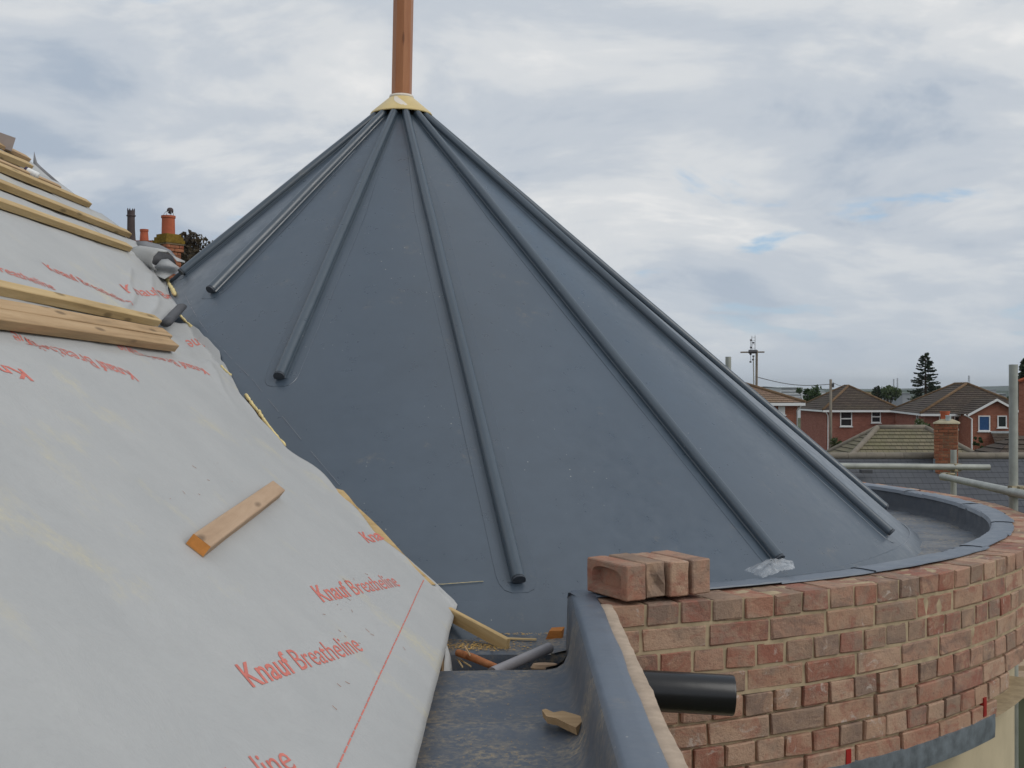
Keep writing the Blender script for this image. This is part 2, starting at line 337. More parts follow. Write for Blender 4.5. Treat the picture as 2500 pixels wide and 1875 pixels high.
# ------------------------------------------------------------------ the measured frame of the place
AX, AY, APEX, SL = -0.6215, 6.56, 1.63, 0.865        # cone axis, apex height, slope
NC = math.hypot(1, SL)
def cone_pt(az, r, h=0.0):
    c, s = math.cos(az), math.sin(az); k = h / NC
    return Vector((AX + (r + SL * k) * c, AY + (r + SL * k) * s, APEX - SL * r + k))
def cone_z(x, y): return APEX - SL * math.hypot(x - AX, y - AY)
def on_cone(px, py, h=0.0):
    dx, dz = (px - 1250) / F, (HZ - py) / F; A = APEX + h * NC
    a = SL * SL * (dx * dx + 1) - dz * dz; b = -2 * SL * SL * (dx * AX + AY) + 2 * A * dz; c = SL * SL * (AX * AX + AY * AY) - A * A
    d = b * b - 4 * a * c
    t = (-b - math.sqrt(max(d, 0))) / (2 * a); return Vector((dx * t, t, dz * t))
TH = math.atan(0.794); CT, ST = math.cos(TH), math.sin(TH)
def RP(v, u, h=0.0): return Vector((-0.187 - CT * u + ST * h, v, -0.728 + ST * u + CT * h))    # roof plane: v along the eave, u up the slope
def roof_vu(px, py, h=0.0):
    d = Vector(((px - 1250) / F, 1, (HZ - py) / F)); n = Vector((ST, 0, CT)); p0 = RP(0, 0, h)
    q = d * (n.dot(p0) / n.dot(d)); return q.y, (-0.187 - q.x + ST * h) / CT
RM = Matrix(((0, -CT, ST, -0.187), (1, 0, 0, 0), (0, ST, CT, -0.728), (0, 0, 0, 1)))               # local (v,u,h) -> world
WR = 3.29                                             # outer radius of the round wall
def ring(az, r, z): return Vector((AX + r * math.cos(az), AY + r * math.sin(az), z))
def on_z(px, py, z): Y = z * F / (HZ - py); return P(px, py, Y)
def gz(azd): t = min(max((azd + 75) / 55, 0), 1); return -0.81 + 0.055 * t

# ------------------------------------------------------------------ ground and hills
g = MB(); n = 40; rr = [0, 20, 60, 150, 400, 1000, 2500, 6000, 14000]
rows = [[Vector((r * math.cos(2 * math.pi * k / n), r * math.sin(2 * math.pi * k / n), -6.6 - (0 if r < 500 else 0.004 * (r - 500)))) for k in range(n + 1)] for r in rr]
g.grid(rows); tag(g.obj('ground', M['ground'], None), kind='structure')
def hill(name, Y, x0, x1, prof, mat):
    m = MB(); rows = []
    for d, kz in ((-500, 0), (-250, 0.55), (0, 1), (600, 0.9)):
        row = []
        for i in range(61):
            x = x0 + (x1 - x0) * i / 60; px = 1250 + F * x / Y
            z = prof(px); z = -40 + (z + 40) * kz + nz(x * 0.01, d * 0.02) * 3 * kz
            row.append(Vector((x, Y + d, z)))
        rows.append(row)
    return tag(m.grid(rows).obj(name, mat, None, True), kind='structure')
hill('hill', 3200, 300, 2400, lambda px: (4 + 8 * max(0, min(1, (px - 2300) / 180)) + 1.5 * nz(px * 0.02)) / F * 3200 - 6 if True else 0, M['hill'])
hill('hill', 1500, 150, 1300, lambda px: (0.5 + 3.0 * math.exp(-((px - 2010) / 60) ** 2) + 1.0 * nz(px * 0.05, 3)) / F * 1500 - 3, M['hill'])

# ------------------------------------------------------------------ conical roof
cone = thing('conical_roof', 'dark grey cone-shaped membrane roof with raised ribs inside a round brick parapet', 'roof', (AX, AY, -0.85))
RIB0, NR = -124.0, 15
for i in range(NR):
    a0 = R_(RIB0 + 24 * i); a1 = R_(RIB0 + 24 * (i + 1)); rows = []
    for j in range(27):
        r = 0.06 + (2.95 - 0.06) * j / 26; row = []
        for k in range(11):
            az = a0 + (a1 - a0) * k / 10; t = math.sin(math.pi * k / 10)
            row.append(cone_pt(az, r, t * 0.004 * nz(r * 1.5, az * 4, 2) - 0.003 * t * (r / 2.7)))
        rows.append(row)
    MB().grid(rows).obj('panel', M['cone'], cone, True)
RIBW, RIBH = 0.0235, 0.043
def rib_profile():
    pts = [(-RIBW - 0.012, 0.0005), (-RIBW * 0.86, 0.003), (-RIBW * 0.74, 0.008)]
    for k in range(0, 11):
        t = math.pi * 1.12 - math.pi * 1.24 * k / 10; pts.append((RIBW * math.cos(t), RIBH - RIBW + RIBW * math.sin(t)))
    return pts + [(RIBW * 0.74, 0.008), (RIBW * 0.86, 0.003), (RIBW + 0.012, 0.0005)]
PR = rib_profile()
for i in range(NR):
    azd = RIB0 + 24 * i + {4: -1.2}.get(i, 0.0); az = R_(azd); c, s = math.cos(az), math.sin(az)
    r1 = 2.65
    if i == 0: r1 = 1.37
    elif i == 1: r1 = 1.84
    elif i == 14: r1 = 1.22
    t = Vector((-s, c, 0)); rows = []
    nst = 40
    for j in range(nst + 1):
        r = 0.145 + (r1 - 0.145) * j / nst; wob = 0.0035 * nz(r * 2.2, i * 5.1); sc = 0.86 + 0.14 * min(1, r / 0.7)
        rows.append([cone_pt(az, r, h * sc * (1 + 0.03 * nz(r * 3, i))) + t * (w * sc + wob) for w, h in PR])
    rb = MB().grid(rows).obj('rib', M['rib'], cone, 35)
    end = MB(); e = [cone_pt(az, r1 + 0.0015, h * 1.0) + t * w * 1.0 for w, h in PR[2:-2]]; e2 = [p + (cone_pt(az, r1 + 0.006) - cone_pt(az, r1)) for p in e]
    n = len(e); end.add(e + e2, [tuple(range(n)), tuple(range(2 * n - 1, n - 1, -1))] + [(k, k + 1, n + k + 1, n + k) for k in range(n - 1)]); end.obj('end_cap', M['cap'], rb)
    rows = []                                     # welded cover strip lapping under the rib, its edges standing a little proud
    for j in range(31):
        r = 0.3 + (min(r1 + 0.035, 2.70) - 0.3) * (1 - (1 - j / 30) ** 1.6); w = 0.072 * min(1.0, r / 0.9); rem = (min(r1 + 0.035, 2.70) - r); w *= math.sqrt(max(0.0, 1 - max(0, 1 - rem / 0.06) ** 2)) * 0.6 + 0.4
        rows.append([cone_pt(az, r, h) + t * (x * w + 0.003 * nz(r * 2, i + 9)) for x, h in ((-1, -0.001), (-0.97, 0.0007), (0.97, 0.0007), (1, -0.001))])
    MB().grid(rows).obj('lap_strip', M['cone'], cone)
# base band welded round the foot
rows = []
for j in range(181):
    az = R_(-130 + 240 * j / 180); wv = 0.006 * nz(j * 0.13, 4.2)
    rows.append([cone_pt(az, r, h) for r, h in ((2.705 + wv, -0.001), (2.708 + wv, 0.0035), (2.80, 0.0045), (2.96, 0.004))])
MB().grid(rows).obj('base_band', M['skirt'], cone, 40)
# pale chalk line and scuffs on the skirt
cl = MB(); pts = [on_cone(1062 + (1180 - 1062) * k / 12, 1427 - 8 * k / 12 + 0.8 * nz(k * 1.7), 0.003) for k in range(13)]
cl.tube(pts, [0.0022 * (0.6 + 0.6 * random.random()) for _ in pts], 5, flat=0.4); cl.obj('chalk_line', M['foam'], cone)
vl = [(446, 710), (467, 750), (486, 783), (522, 831), (545, 853), (574, 885), (615, 925), (653, 972), (689, 1016), (758, 1100), (834, 1190)]
for a in range(len(vl) - 1):
    (x0, y0), (x1, y1) = vl[a], vl[a + 1]; ln = 0.55 + 0.4 * random.random()
    pts = [on_cone(x0 + (x1 - x0) * ln * k / 4, y0 + (y1 - y0) * ln * k / 4, 0.002) for k in range(5)]
    MB().tube(pts, [0.0007 * random.uniform(0.3, 1.2) for _ in pts], 4, flat=0.4).obj('chalk_line', M['greyplastic'], cone)
# cream collar and finial post
col = MB().lathe([(0.060, 1.640), (0.066, 1.632), (0.085, 1.616), (0.168, 1.545), (0.175, 1.534), (0.173, 1.529), (0.164, 1.536), (0.062, 1.602)], 40, (AX, AY, 0), False).obj('collar', M['collar'], cone, 50)
MB().lathe([(0.058, 1.646), (0.066, 1.644), (0.070, 1.629), (0.062, 1.627)], 24, (AX, AY, 0), False).obj('sealant', M['paint'], col, True)
sm = MB(); pr = [(R_(-108 + 3.5 * k), 0.078 + 0.078 * k / 9, 0.013 * math.sin(math.pi * (k + 1) / 11) + 0.006) for k in range(10)]
sm.grid([[Vector((AX + (r + 0.0015) * math.cos(a + q * w / 0.1), AY + (r + 0.0015) * math.sin(a + q * w / 0.1), 1.626 - (r - 0.075) * 0.89)) for q in (-1, 0, 1)] for a, r, w in pr]).obj('sealant', M['paint'], col, True)
pm = MB(); LM = Matrix.Translation((AX, AY, 1.58)) @ Matrix.Rotation(R_(1.1), 4, 'Y') @ Matrix.Rotation(R_(-90), 4, 'Y')
oc = [(0.0525 / math.cos(R_(22.5)) * math.cos(R_(45 * k + 11)), 0.0525 / math.cos(R_(22.5)) * math.sin(R_(45 * k + 11))) for k in range(8)]
n = 8; vsx = []
for x in [0, 0.3, 0.6, 0.9, 1.2, 1.35]: vsx += [Vector((x, a * (1 if x < 1.3 else 0.85), b * (1 if x < 1.3 else 0.85))) for a, b in oc]
pm.add(vsx, [(i * n + k, i * n + (k + 1) % n, (i + 1) * n + (k + 1) % n, (i + 1) * n + k) for i in range(5) for k in range(n)] + [tuple(range(40, 48))])
pm.obj('finial_post', M['pole'], cone, False, LM)

# ------------------------------------------------------------------ round brick parapet
par = thing('round_parapet_wall', 'curved parapet wall of mottled red brick ringing the cone roof', 'wall', (AX, AY, -1.3))
def brick_mesh(name, lx, ly, lz, mat, seed, b=0.0038, j=0.0024):
    bm = bmesh.new(); bmesh.ops.create_cube(bm, size=1.0)
    for v in bm.verts: v.co = Vector((v.co.x * lx, v.co.y * ly, v.co.z * lz))
    bmesh.ops.bevel(bm, geom=bm.edges[:] + bm.verts[:], offset=b, segments=1, affect='EDGES', profile=0.5)
    rnd = random.Random(seed)
    for v in bm.verts: v.co += Vector((rnd.uniform(-j, j), rnd.uniform(-j, j), rnd.uniform(-j, j)))
    me = bpy.data.meshes.new(name); bm.to_mesh(me); bm.free(); me.materials.append(mat); return me
HM = [brick_mesh('header', 0.1015, 0.214, 0.0645, M['brick'], k) for k in range(8)]
SM = [brick_mesh('stretcher', 0.2135, 0.102, 0.0645, M['brick'], 20 + k) for k in range(8)]
ROW, ZT, NROW = 0.074, -0.636, 8
def zcut(azd):                                     # the brickwork is broken off low down on the right
    if azd < -43.4: return -9
    if azd > -38.5: return -1.085
    return -1.20 + (azd + 43.4) / 4.9 * 0.115
def put_brick(meshes, azd, rad, z, k):
    o = bpy.data.objects.new('brick', meshes[random.randrange(len(meshes))]); az = R_(azd)
    Mx = Matrix.Translation(ring(az, rad + random.uniform(-0.003, 0.002), z + random.uniform(-0.0012, 0.0012))) @ Matrix.Rotation(az + math.pi / 2 + random.uniform(-0.008, 0.008), 4, 'Z') @ Matrix.Rotation(random.uniform(-0.008, 0.008), 4, 'Y')
    if random.random() < 0.5: Mx = Mx @ Matrix.Rotation(math.pi, 4, 'Y')
    place(o, par, Mx); return o
hp = math.degrees(0.112 / WR); sp = math.degrees(0.2245 / WR)
mt = MB()
for k in range(NROW):
    zc = ZT - ROW * k - 0.0325
    if k % 2 == 0:
        a = -73.0 + (0.4 * hp if k % 4 else 0); amax = 118 if k == 0 else -3
        while a < amax:
            if zc > zcut(a): put_brick(HM, a, WR - 0.107, zc, k)
            a += hp
    else:
        a = -72.3 + (0.5 * sp if k % 4 == 1 else 0.1 * sp); amax = -3
        if k % 4 == 1: put_brick(HM, a - 0.75 * sp, WR - 0.107, zc, k)
        while a < amax:
            if zc > zcut(a): put_brick(SM, a, WR - 0.052, zc, k)
            a += sp
    dep = 0.0055 if k < 4 else 0.015
    lo, hi = -74.2, (120 if k == 0 else -2)
    ns = int((hi - lo) / 0.7); seg = []
    for q in range(ns + 1):
        az = lo + (hi - lo) * q / ns
        if zc < zcut(az): break
        wv = 0.003 * nz(az * 1.3, k * 3.1) + 0.0025 * nz(az * 4.7, k * 1.9)
        seg.append([ring(R_(az), WR - dep + wv, ZT - ROW * k - 0.0015 * (k == 0)), ring(R_(az), WR - dep + wv, ZT - ROW * (k + 1))])
    mt.grid(seg)
# bedding on top of the wall and the broken underside
mt.grid([[ring(R_(-74.2 + 194 * q / 420), r, ZT - 0.0045 + 0.011 * nz(q * 0.33, r * 26) * (0 if r > 3.27 else 1)) for r in (3.075, 3.13, 3.16, 3.185, 3.21, 3.235, 3.26, 3.278, WR - 0.0065)] for q in range(421)])
mt.grid([[ring(R_(-74.2 + 72 * q / 60), r, ZT - ROW * NROW) for r in (3.0, WR - 0.012)] for q in range(38)])
mt.obj('mortar', M['mortar'], par, True)
# lower wall in cream render, lead strip, weep vents
MB().lathe([(3.165, -6.6), (3.165, -1.0)], 120, (AX, AY, 0), False).obj('render', M['render'], par, True)
ld = MB(); rows = []
for q in range(60):
    az = -75 + 31.9 * q / 59; w = 0.003 * nz(az * 0.9, 1.1) + 0.002 * nz(az * 3)
    rows.append([ring(R_(az), WR - 0.02, -1.200 + w), ring(R_(az), WR + 0.004 + w, -1.203 + w), ring(R_(az), WR + 0.006 - w, -1.245), ring(R_(az), WR + 0.003 + w, -1.288 + w), ring(R_(az), 3.15, -1.292)])
ld.grid(rows).obj('lead_strip', M['lead'], par, 40)
for azd, z0, z1 in ((-58.9, -1.222, -1.157), (-44.6, -1.194, -1.126)):
    MB().box(-0.011, 0.011, -0.02, 0.003, z0, z1, Matrix.Translation(ring(R_(azd), WR, 0)) @ Matrix.Rotation(R_(azd) - math.pi / 2, 4, 'Z')).obj('weep_vent', M['redplastic'], par)
# gutter behind the wall: floor, upstand with its shadow put into the colour, lapped flashing pieces on the wall head
a = -76.0; k = 0
while a < 120:
    w = random.uniform(3.5, 7.5); rows = []
    for q in range(7):
        az = a + (w + 0.5) * q / 6; up_ = 0.010 * (1 - q / 6) + 0.004 * nz(az * 0.8, 2.2)
        rows.append([ring(R_(az), r, gz(az) + up_ - (0.012 if q == 0 else 0) + 0.003 * nz(az * 0.4, r * 12)) for r in (2.55, 2.7, 2.8, 2.9, 3.0, 3.05, 3.075)])
    MB().grid(rows).obj('gutter_sheet', M['gutter'], par, 40); a += w; k += 1
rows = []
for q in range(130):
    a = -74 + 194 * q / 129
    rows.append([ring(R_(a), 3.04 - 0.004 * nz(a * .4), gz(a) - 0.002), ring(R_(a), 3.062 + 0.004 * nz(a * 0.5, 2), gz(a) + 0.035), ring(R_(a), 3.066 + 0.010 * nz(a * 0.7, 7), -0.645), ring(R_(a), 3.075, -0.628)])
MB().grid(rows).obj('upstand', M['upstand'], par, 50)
a = -75.0; k = 0
while a < 118:
    w = random.uniform(4.5, 10.5); rows = []; lift = 0.0032 if k % 2 else 0.0
    rout = 3.165 + random.uniform(-0.012, 0.012)
    for q in range(15):
        az = a + (w + 0.7) * q / 14; e = 0.008 * nz(az * 0.45, 3.3 + k) + 0.004 * nz(az * 2.1)
        hh = 0.0030 * nz(az * 1.6, k)
        rows.append([ring(R_(az), 3.060, -0.648 + lift), ring(R_(az), 3.068, -0.630 + lift + hh), ring(R_(az), 3.085, -0.6265 + lift + hh), ring(R_(az), 3.12, -0.6262 + lift - hh), ring(R_(az), rout + e, -0.627 + lift + hh * 1.5), ring(R_(az), rout + e + 0.002, -0.6315 + lift)])
    MB().grid(rows).obj('flashing', M['flash'], par, 40, None)
    a += w; k += 1

# ------------------------------------------------------------------ box gutter and kerb in front
box = thing('box_gutter', 'dusty grey lined box gutter with a sump between membrane roof and parapet kerb', 'gutter', (0, 2.6, -0.92))
prof = [(-0.42, -0.79), (-0.2, -0.792), (0.0, -0.791), (0.095, -0.789), (0.125, -0.783), (0.145, -0.770), (0.157, -0.748), (0.164, -0.71), (0.171, -0.67), (0.177, -0.645), (0.184, -0.633), (0.194, -0.6295)]
capp = [(0.179, -0.640), (0.184, -0.630), (0.192, -0.6268), (0.21, -0.626), (0.235, -0.6262), (0.256, -0.6275), (0.2625, -0.634)]
rows = []
for j in range(90):
    y = 0.7 + (3.30 - 0.7) * j / 89; row = []
    for x, z in prof:
        q = 0.004 * nz(x * 6, y * 2.5, 1) + (0.007 * math.exp(-((y - 2.72) / 0.05) ** 2) if z < -0.78 else 0)
        edge = 0.006 * nz(y * 3, 8) if x > 0.25 else 0
        row.append(Vector((x + edge + 0.004 * nz(y * 2.2, x * 3, 5), y, z + q * (1 if z < -0.7 else 0.4))))
    if j == 89: row = [Vector((p.x, p.y, p.z - (0.006 if p.z < -0.75 else 0))) for p in row]
    rows.append(row)
MB().grid(rows).obj('lining', M['gutter'], box, 45)
crow = []
for j in range(100):
    y = 0.7 + (3.63 - 0.7) * j / 99
    crow.append([Vector((x + (0.006 * nz(y * 3, 8) if x > 0.25 else 0.004 * nz(y * 2.2, x * 3, 5)), y, z + 0.0016 * nz(y * 5, x * 20))) for x, z in capp])
MB().grid(crow).obj('capping', M['flash'], box, 50)
MB().grid([rows[-1][:5], [Vector((p.x, 3.302, -0.94)) for p in rows[-1][:5]]]).obj('gutter_end', M['gutter'], box)
# kerb side of the sump, rounded into the corner, and the kerb head running on to the round wall
rows = []
for j in range(14):
    y = 3.30 + (3.64 - 3.30) * j / 13; t = min(1, j / 5)
    row = []
    for q_, (x, z) in enumerate([(0.095, -0.95), (0.095, -0.86)] + prof[3:]):
        x2 = x + (0.166 + 0.008 * max(0, (z + 0.80) / 0.17) - x) * math.sin(t * math.pi / 2) if z < -0.64 else x
        z2 = z - 0.05 * t * max(0, (-0.66 - z) / 0.12) if q_ > 1 else z
        row.append(Vector((x2 + 0.002 * nz(y * 5, x * 7), y + 0.001, z2)))
    rows.append(row)
MB().grid(rows).obj('sump_side', M['gutter'], box, 45)
MB().grid([[Vector((x, y, -0.875 + 0.004 * nz(x * 9, y * 9))) for x in (-0.42, -0.2, 0, 0.2)] for y in (3.29, 3.4, 3.5, 3.585)]).obj('sump_floor', M['gutter'], box)
lg = []
for j, (y, z) in enumerate(((3.583, -0.94), (3.580, -0.84), (3.584, -0.818), (3.60, -0.811), (3.70, -0.810), (3.80, -0.809), (4.05, -0.808))):
    lg.append([Vector((x, y + 0.006 * nz(x * 5, j), z + 0.002 * nz(x * 8, j * 2.0))) for x in (-0.44, -0.35, -0.25, -0.15, -0.05, 0.05, 0.12, 0.165, 0.20)])
MB().grid(lg).obj('ledge', M['gutter'], box, 45)

kerb = thing('parapet_kerb', 'straight half-brick kerb wall with ragged beige mortar edge beside the gutter', 'wall', (0.24, 2.2, -2.0))
MB().box(0.19, 0.292, 0.6, 3.42, -6.6, -0.652).obj('kerb_wall', M['house'], kerb)
rows = []
for j in range(120):
    y = 0.6 + (3.42 - 0.6) * j / 119; e = 0.007 * nz(y * 4.5, 1.3) + 0.004 * nz(y * 17, 2); e2 = 0.004 * nz(y * 6, 7.7) + 0.003 * nz(y * 21, 4)
    rows.append([Vector((0.250 + e * 0.5, y, -0.642)), Vector((0.262 + e, y, -0.6325)), Vector((0.278, y, -0.632 + 0.002 * nz(y * 12))), Vector((0.293 + e2, y, -0.634)), Vector((0.296 + e2 * 0.7, y, -0.642)), Vector((0.294, y, -0.70))])
MB().grid(rows).obj('mortar_edge', M['mortar_top'], kerb, 60)

# ------------------------------------------------------------------ main roof covered in membrane
roof = thing('main_roof', 'pitched roof under pale grey breather membrane with red lettering and timber battens', 'roof', (-1.6, 3.5, -0.9))
# solid deck and far slope
dk = MB(); sec = [(-0.21, -0.80), RP(0, 0.02, -0.05).xz, RP(0, 3.30, -0.05).xz, (-6.0, -0.9), (-6.0, -1.0), (-0.21, -1.0)]
sec = [(s[0], s[1]) for s in sec]; n = len(sec)
dk.add([Vector((x, 0.3, z)) for x, z in sec] + [Vector((x, 6.53, z)) for x, z in sec], [tuple(range(n)), tuple(range(2 * n - 1, n - 1, -1))] + [(k, n + k, n + (k + 1) % n, (k + 1) % n) for k in range(n)])
dk.obj('deck', M['pine_d'], roof)
MB().box(-6.2, -0.24, 0.2, 6.5, -6.6, -1.0).obj('lower_wall', M['render'], roof)

def disp(v, u):
    return 0.004 * nz(v * 1.7, u * 1.7, 3) + 0.0025 * nz(v * 5, u * 4, 9) + 0.0012 * nz(v * 13, u * 11)
def interp(tab, x):
    if x <= tab[0][0]: return tab[0][1]
    for (a, b), (c, d) in zip(tab, tab[1:]):
        if x <= c: return b + (d - b) * (x - a) / (c - a)
    return tab[-1][1]
def sheet_pt(v, u, extra=0.0):
    p = RP(v, u, disp(v, u) + extra)
    if p.y > 3.5 and p.z < cone_z(p.x, p.y) + 0.010:          # where the slope runs into the cone the sheet laps on to it
        p = on_cone(1250 + F * p.x / p.y, HZ - F * p.z / p.y, 0.010)
    return p
# lower sheet
E1 = [roof_vu(*q) for q in ((1117, 1460), (1080, 1440), (1046, 1416), (985, 1362), (920, 1310), (860, 1240), (813, 1190), (760, 1140), (700, 1092), (655, 1045), (620, 1008), (585, 958), (560, 912), (540, 880), (533, 857), (500, 826), (468, 801))]
T1 = sorted([(u, v if u > 0.1 else min(v, 3.945)) for v, u in E1])
def vmin(u): return max(0.35, (0.187 + 0.783 * u) / 0.4386 - 0.55)
BU = (3.0, 2.79, 2.53, 2.295, 1.565, 1.388)
def sag(v, u): return sum(-0.011 * math.exp(-((u - b + 0.016) / 0.02) ** 2) * (0.7 + 0.6 * nz(v * 4, b)) for b in BU)
def low_v1(u): return interp(T1, u) + 0.006 * nz(u * 9, 5) + 0.003 * nz(u * 31)
def low_pt(v, u, h=0.0):
    d = low_v1(u) - v
    w = 0.014 * math.exp(-d / 0.20) * nz(u * 7, 2.5 + d * 5) + (0.006 * math.exp(-d / 0.05) if u > 1.0 else 0.004 * math.exp(-d / 0.03))
    if 1.0 < u < 1.36: w += 0.012 * math.exp(-((d - 0.25) / 0.05) ** 2) * min(1, (u - 1.0) * 4)
    return sheet_pt(v, u, w + sag(v, u) - 0.004 * math.exp(-u / 0.012) + h)
rows = []; NU, NV = 90, 130
for i in range(NU + 1):
    u = -0.004 + (1.635 + 0.004) * i / NU; v1 = low_v1(u); v0 = vmin(u)
    rows.append([low_pt(v0 + (v1 - v0) * (1 - (1 - j / NV) ** 1.25), u) for j in range(NV + 1)])
low_sheet = MB().grid(rows).obj('membrane_sheet', M['membrane'], roof, True, None, 0.002)
tag(low_sheet, 'wide lower membrane sheet running down to the gutter')
# drooping torn corner hanging into the sump
fl = [[on_z(1072, 1548, -0.75) + Vector((0, -0.02, 0)), on_z(1088, 1575, -0.775)], [Vector((-0.196, 3.46, -0.755)), Vector((-0.183, 3.47, -0.80))], [Vector((-0.198, 3.40, -0.80)), Vector((-0.172, 3.42, -0.86))], [Vector((-0.198, 3.34, -0.86)), Vector((-0.145, 3.37, -0.912))]]
MB().grid(fl).obj('torn_flap', M['membrane'], roof, True, None, 0.0015)
# upper sheet
E2 = [roof_vu(*q) for q in ((432, 742), (420, 715), (405, 692), (395, 672), (405, 660), (418, 677))]
T2 = [(1.40, 4.35), (1.54, 4.66), (1.62, 4.95), (1.70, 5.25), (1.80, 5.54), (1.90, 5.70), (2.0, 5.95), (2.10, 6.20), (2.2, 6.46), (2.5, 6.60), (2.9, 6.56), (3.28, 6.48)]
def up_v1(u): return interp(T2, u) + 0.008 * nz(u * 8, 2)
def up_pt(v, u, h=0.0):
    d = up_v1(u) - v
    w = 0.012 * math.exp(-d / 0.3) * nz(u * 6, 8.5 + d * 3) + (0.014 * math.exp(-((d - 0.30) / 0.06) ** 2) + 0.016 * math.exp(-((d - 0.62) / 0.05) ** 2)) * (1 if u < 2.1 else 0)
    return sheet_pt(v, u, 0.005 + w * (0.25 if 1.35 < u < 1.68 else 0.7) + sag(v, u) + h)
rows = []
for i in range(81):
    u = 1.43 + (3.28 - 1.43) * i / 80; v1 = up_v1(u); v0 = vmin(u)
    rows.append([up_pt(v0 + (v1 - v0) * (1 - (1 - j / 110) ** 1.2), u) for j in range(111)])
up_sheet = MB().grid(rows).obj('membrane_sheet', M['membrane'], roof, True, None, 0.002)
tag(up_sheet, 'upper membrane sheet between the battens')
# lapped strips with loose dark undersides between the top battens
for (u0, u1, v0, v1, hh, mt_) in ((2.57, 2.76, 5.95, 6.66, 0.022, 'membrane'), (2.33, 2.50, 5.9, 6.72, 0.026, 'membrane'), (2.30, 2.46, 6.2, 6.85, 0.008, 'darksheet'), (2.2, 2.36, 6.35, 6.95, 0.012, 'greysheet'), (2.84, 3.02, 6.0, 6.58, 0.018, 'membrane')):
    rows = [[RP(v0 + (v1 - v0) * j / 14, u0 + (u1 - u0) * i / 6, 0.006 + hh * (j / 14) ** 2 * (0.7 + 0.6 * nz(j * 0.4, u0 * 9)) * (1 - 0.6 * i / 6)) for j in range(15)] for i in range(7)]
    MB().grid(rows).obj('lap_and_shade_sheet', M[mt_], roof, True, None, 0.002)
# verge sliver standing up against the sky
rows = []
for k in range(12):
    t = k / 11; b = P(80 + (166 - 80) * t, 408 + (468 - 408) * t, 6.60); tp = P(83 + (165 - 83) * t, 392 + (463 - 392) * t - (22 * math.exp(-t * 30)), 6.62)
    rows.append([b + Vector((0, 0, -0.03)), (b + tp) / 2 + Vector((0, 0.01 * math.sin(3 * t), 0)), tp])
MB().grid(rows).obj('verge_flap', M['greysheet'], roof, True, None, 0.002)
# curled end of the upper sheet next to the cone
z4 = lambda x, y: (280 + x * 0.1356, 480 + y * 0.1356)
rim = [(760, 1330), (700, 1260), (672, 1180), (700, 1075), (790, 988), (890, 1002), (960, 992), (1030, 1058), (1115, 1165), (1265, 1193)]
bak = [(100, 1230), (180, 1080), (250, 985), (340, 920), (450, 888), (560, 905), (700, 940), (860, 985), (1010, 1050), (1200, 1160)]
rows = []
for (a, b), (c, d) in zip(rim, bak):
    p = P(*z4(a, b), 6.02); q = P(*z4(c, d), 6.20); row = []
    for k in range(7):
        t = k / 6; m_ = p.lerp(q, t); m_.z += 0.006 * math.sin(math.pi * t); m_.y += 0.02 * math.sin(math.pi * t); row.append(m_)
    rows.append(row)
MB().grid(rows).obj('curled_edge', M['membrane'], roof, True, None, 0.003)
inn = [[P(*z4(690, 1300), 6.15), P(*z4(760, 1420), 6.0), P(*z4(900, 1480), 5.9)], [P(*z4(840, 1130), 6.35), P(*z4(960, 1260), 6.2), P(*z4(1030, 1400), 6.05)], [P(*z4(960, 1120), 6.42), P(*z4(1080, 1210), 6.3), P(*z4(1200, 1300), 6.2)]]
MB().grid(inn).obj('lap_and_shade_sheet', M['membrane'], roof, True, None, 0.003)
un = [[P(*z4(380, 800), 6.55), P(*z4(420, 880), 6.5)], [P(*z4(560, 800), 6.55), P(*z4(640, 940), 6.5)], [P(*z4(800, 860), 6.55), P(*z4(860, 990), 6.5)], [P(*z4(1000, 960), 6.55), P(*z4(1020, 1040), 6.5)], [P(*z4(1090, 1060), 6.55), P(*z4(1110, 1110), 6.5)]]
MB().grid(un).obj('lap_and_shade_sheet', M['greysheet'], roof, True, None, 0.003)
curl_shade = [[P(*z4(660, 1000), 6.32), P(*z4(650, 1330), 6.32)], [P(*z4(830, 990), 6.42), P(*z4(900, 1300), 6.42)], [P(*z4(1040, 1060), 6.46), P(*z4(1120, 1240), 6.46)]]  # dark sheet filling the opening under the curl, shade put in as colour
MB().grid(curl_shade).obj('lap_and_shade_sheet', M['darksheet'], roof, True, None, 0.003)

# red printed lettering, laid on the sheets
def text_mesh(body, bold):
    c = bpy.data.curves.new('lettering', 'FONT'); c.body = body; c.size = 1.0; c.offset = bold; c.resolution_u = 3
    o = bpy.data.objects.new('lettering_source', c); COL.objects.link(o)
    dg = bpy.context.evaluated_depsgraph_get(); me = bpy.data.meshes.new_from_object(o.evaluated_get(dg)); bpy.data.objects.remove(o)
    return me
def lettering(words_, p_base, p_end, p_top, parent, h=0.0):
    surf, h = (low_pt, 0.0009) if parent is low_sheet else (up_pt, 0.0012)
    """words printed on the roof plane; base start, base end and cap top in photograph pixels"""
    b = Vector(roof_vu(*p_base)); e = Vector(roof_vu(*p_end)); t = Vector(roof_vu(*p_top))
    x = 0.0; parts = []
    for w, bold in words_:
        me = text_mesh(w, bold); xs = [v.co.x for v in me.vertices]
        parts.append((me, x - min(xs))); x += max(xs) - min(xs) + 0.28
    L = x - 0.28; ex = (e - b) / L; ey = (t - b) / 0.70
    m = MB()
    for me, off in parts:
        vs = []
        for v in me.vertices:
            q = b + ex * (v.co.x + off) + ey * v.co.y; vs.append(surf(q.x, q.y, h))
        m.add(vs, [tuple(p.vertices) for p in me.polygons])
    m.obj('lettering', M['red'], parent)
KB = [('Knauf', 0.014), ('Breatheline', 0.0)]
z3 = lambda x, y: (400 + x * 0.36166, 1100 + y * 0.36166)
z2 = lambda x, y: (x * 0.31646, 600 + y * 0.31646)
b1, e1, t1 = roof_vu(*z3(603, 1594)), roof_vu(*z3(1352, 1350)), roof_vu(*z3(480, 1440))
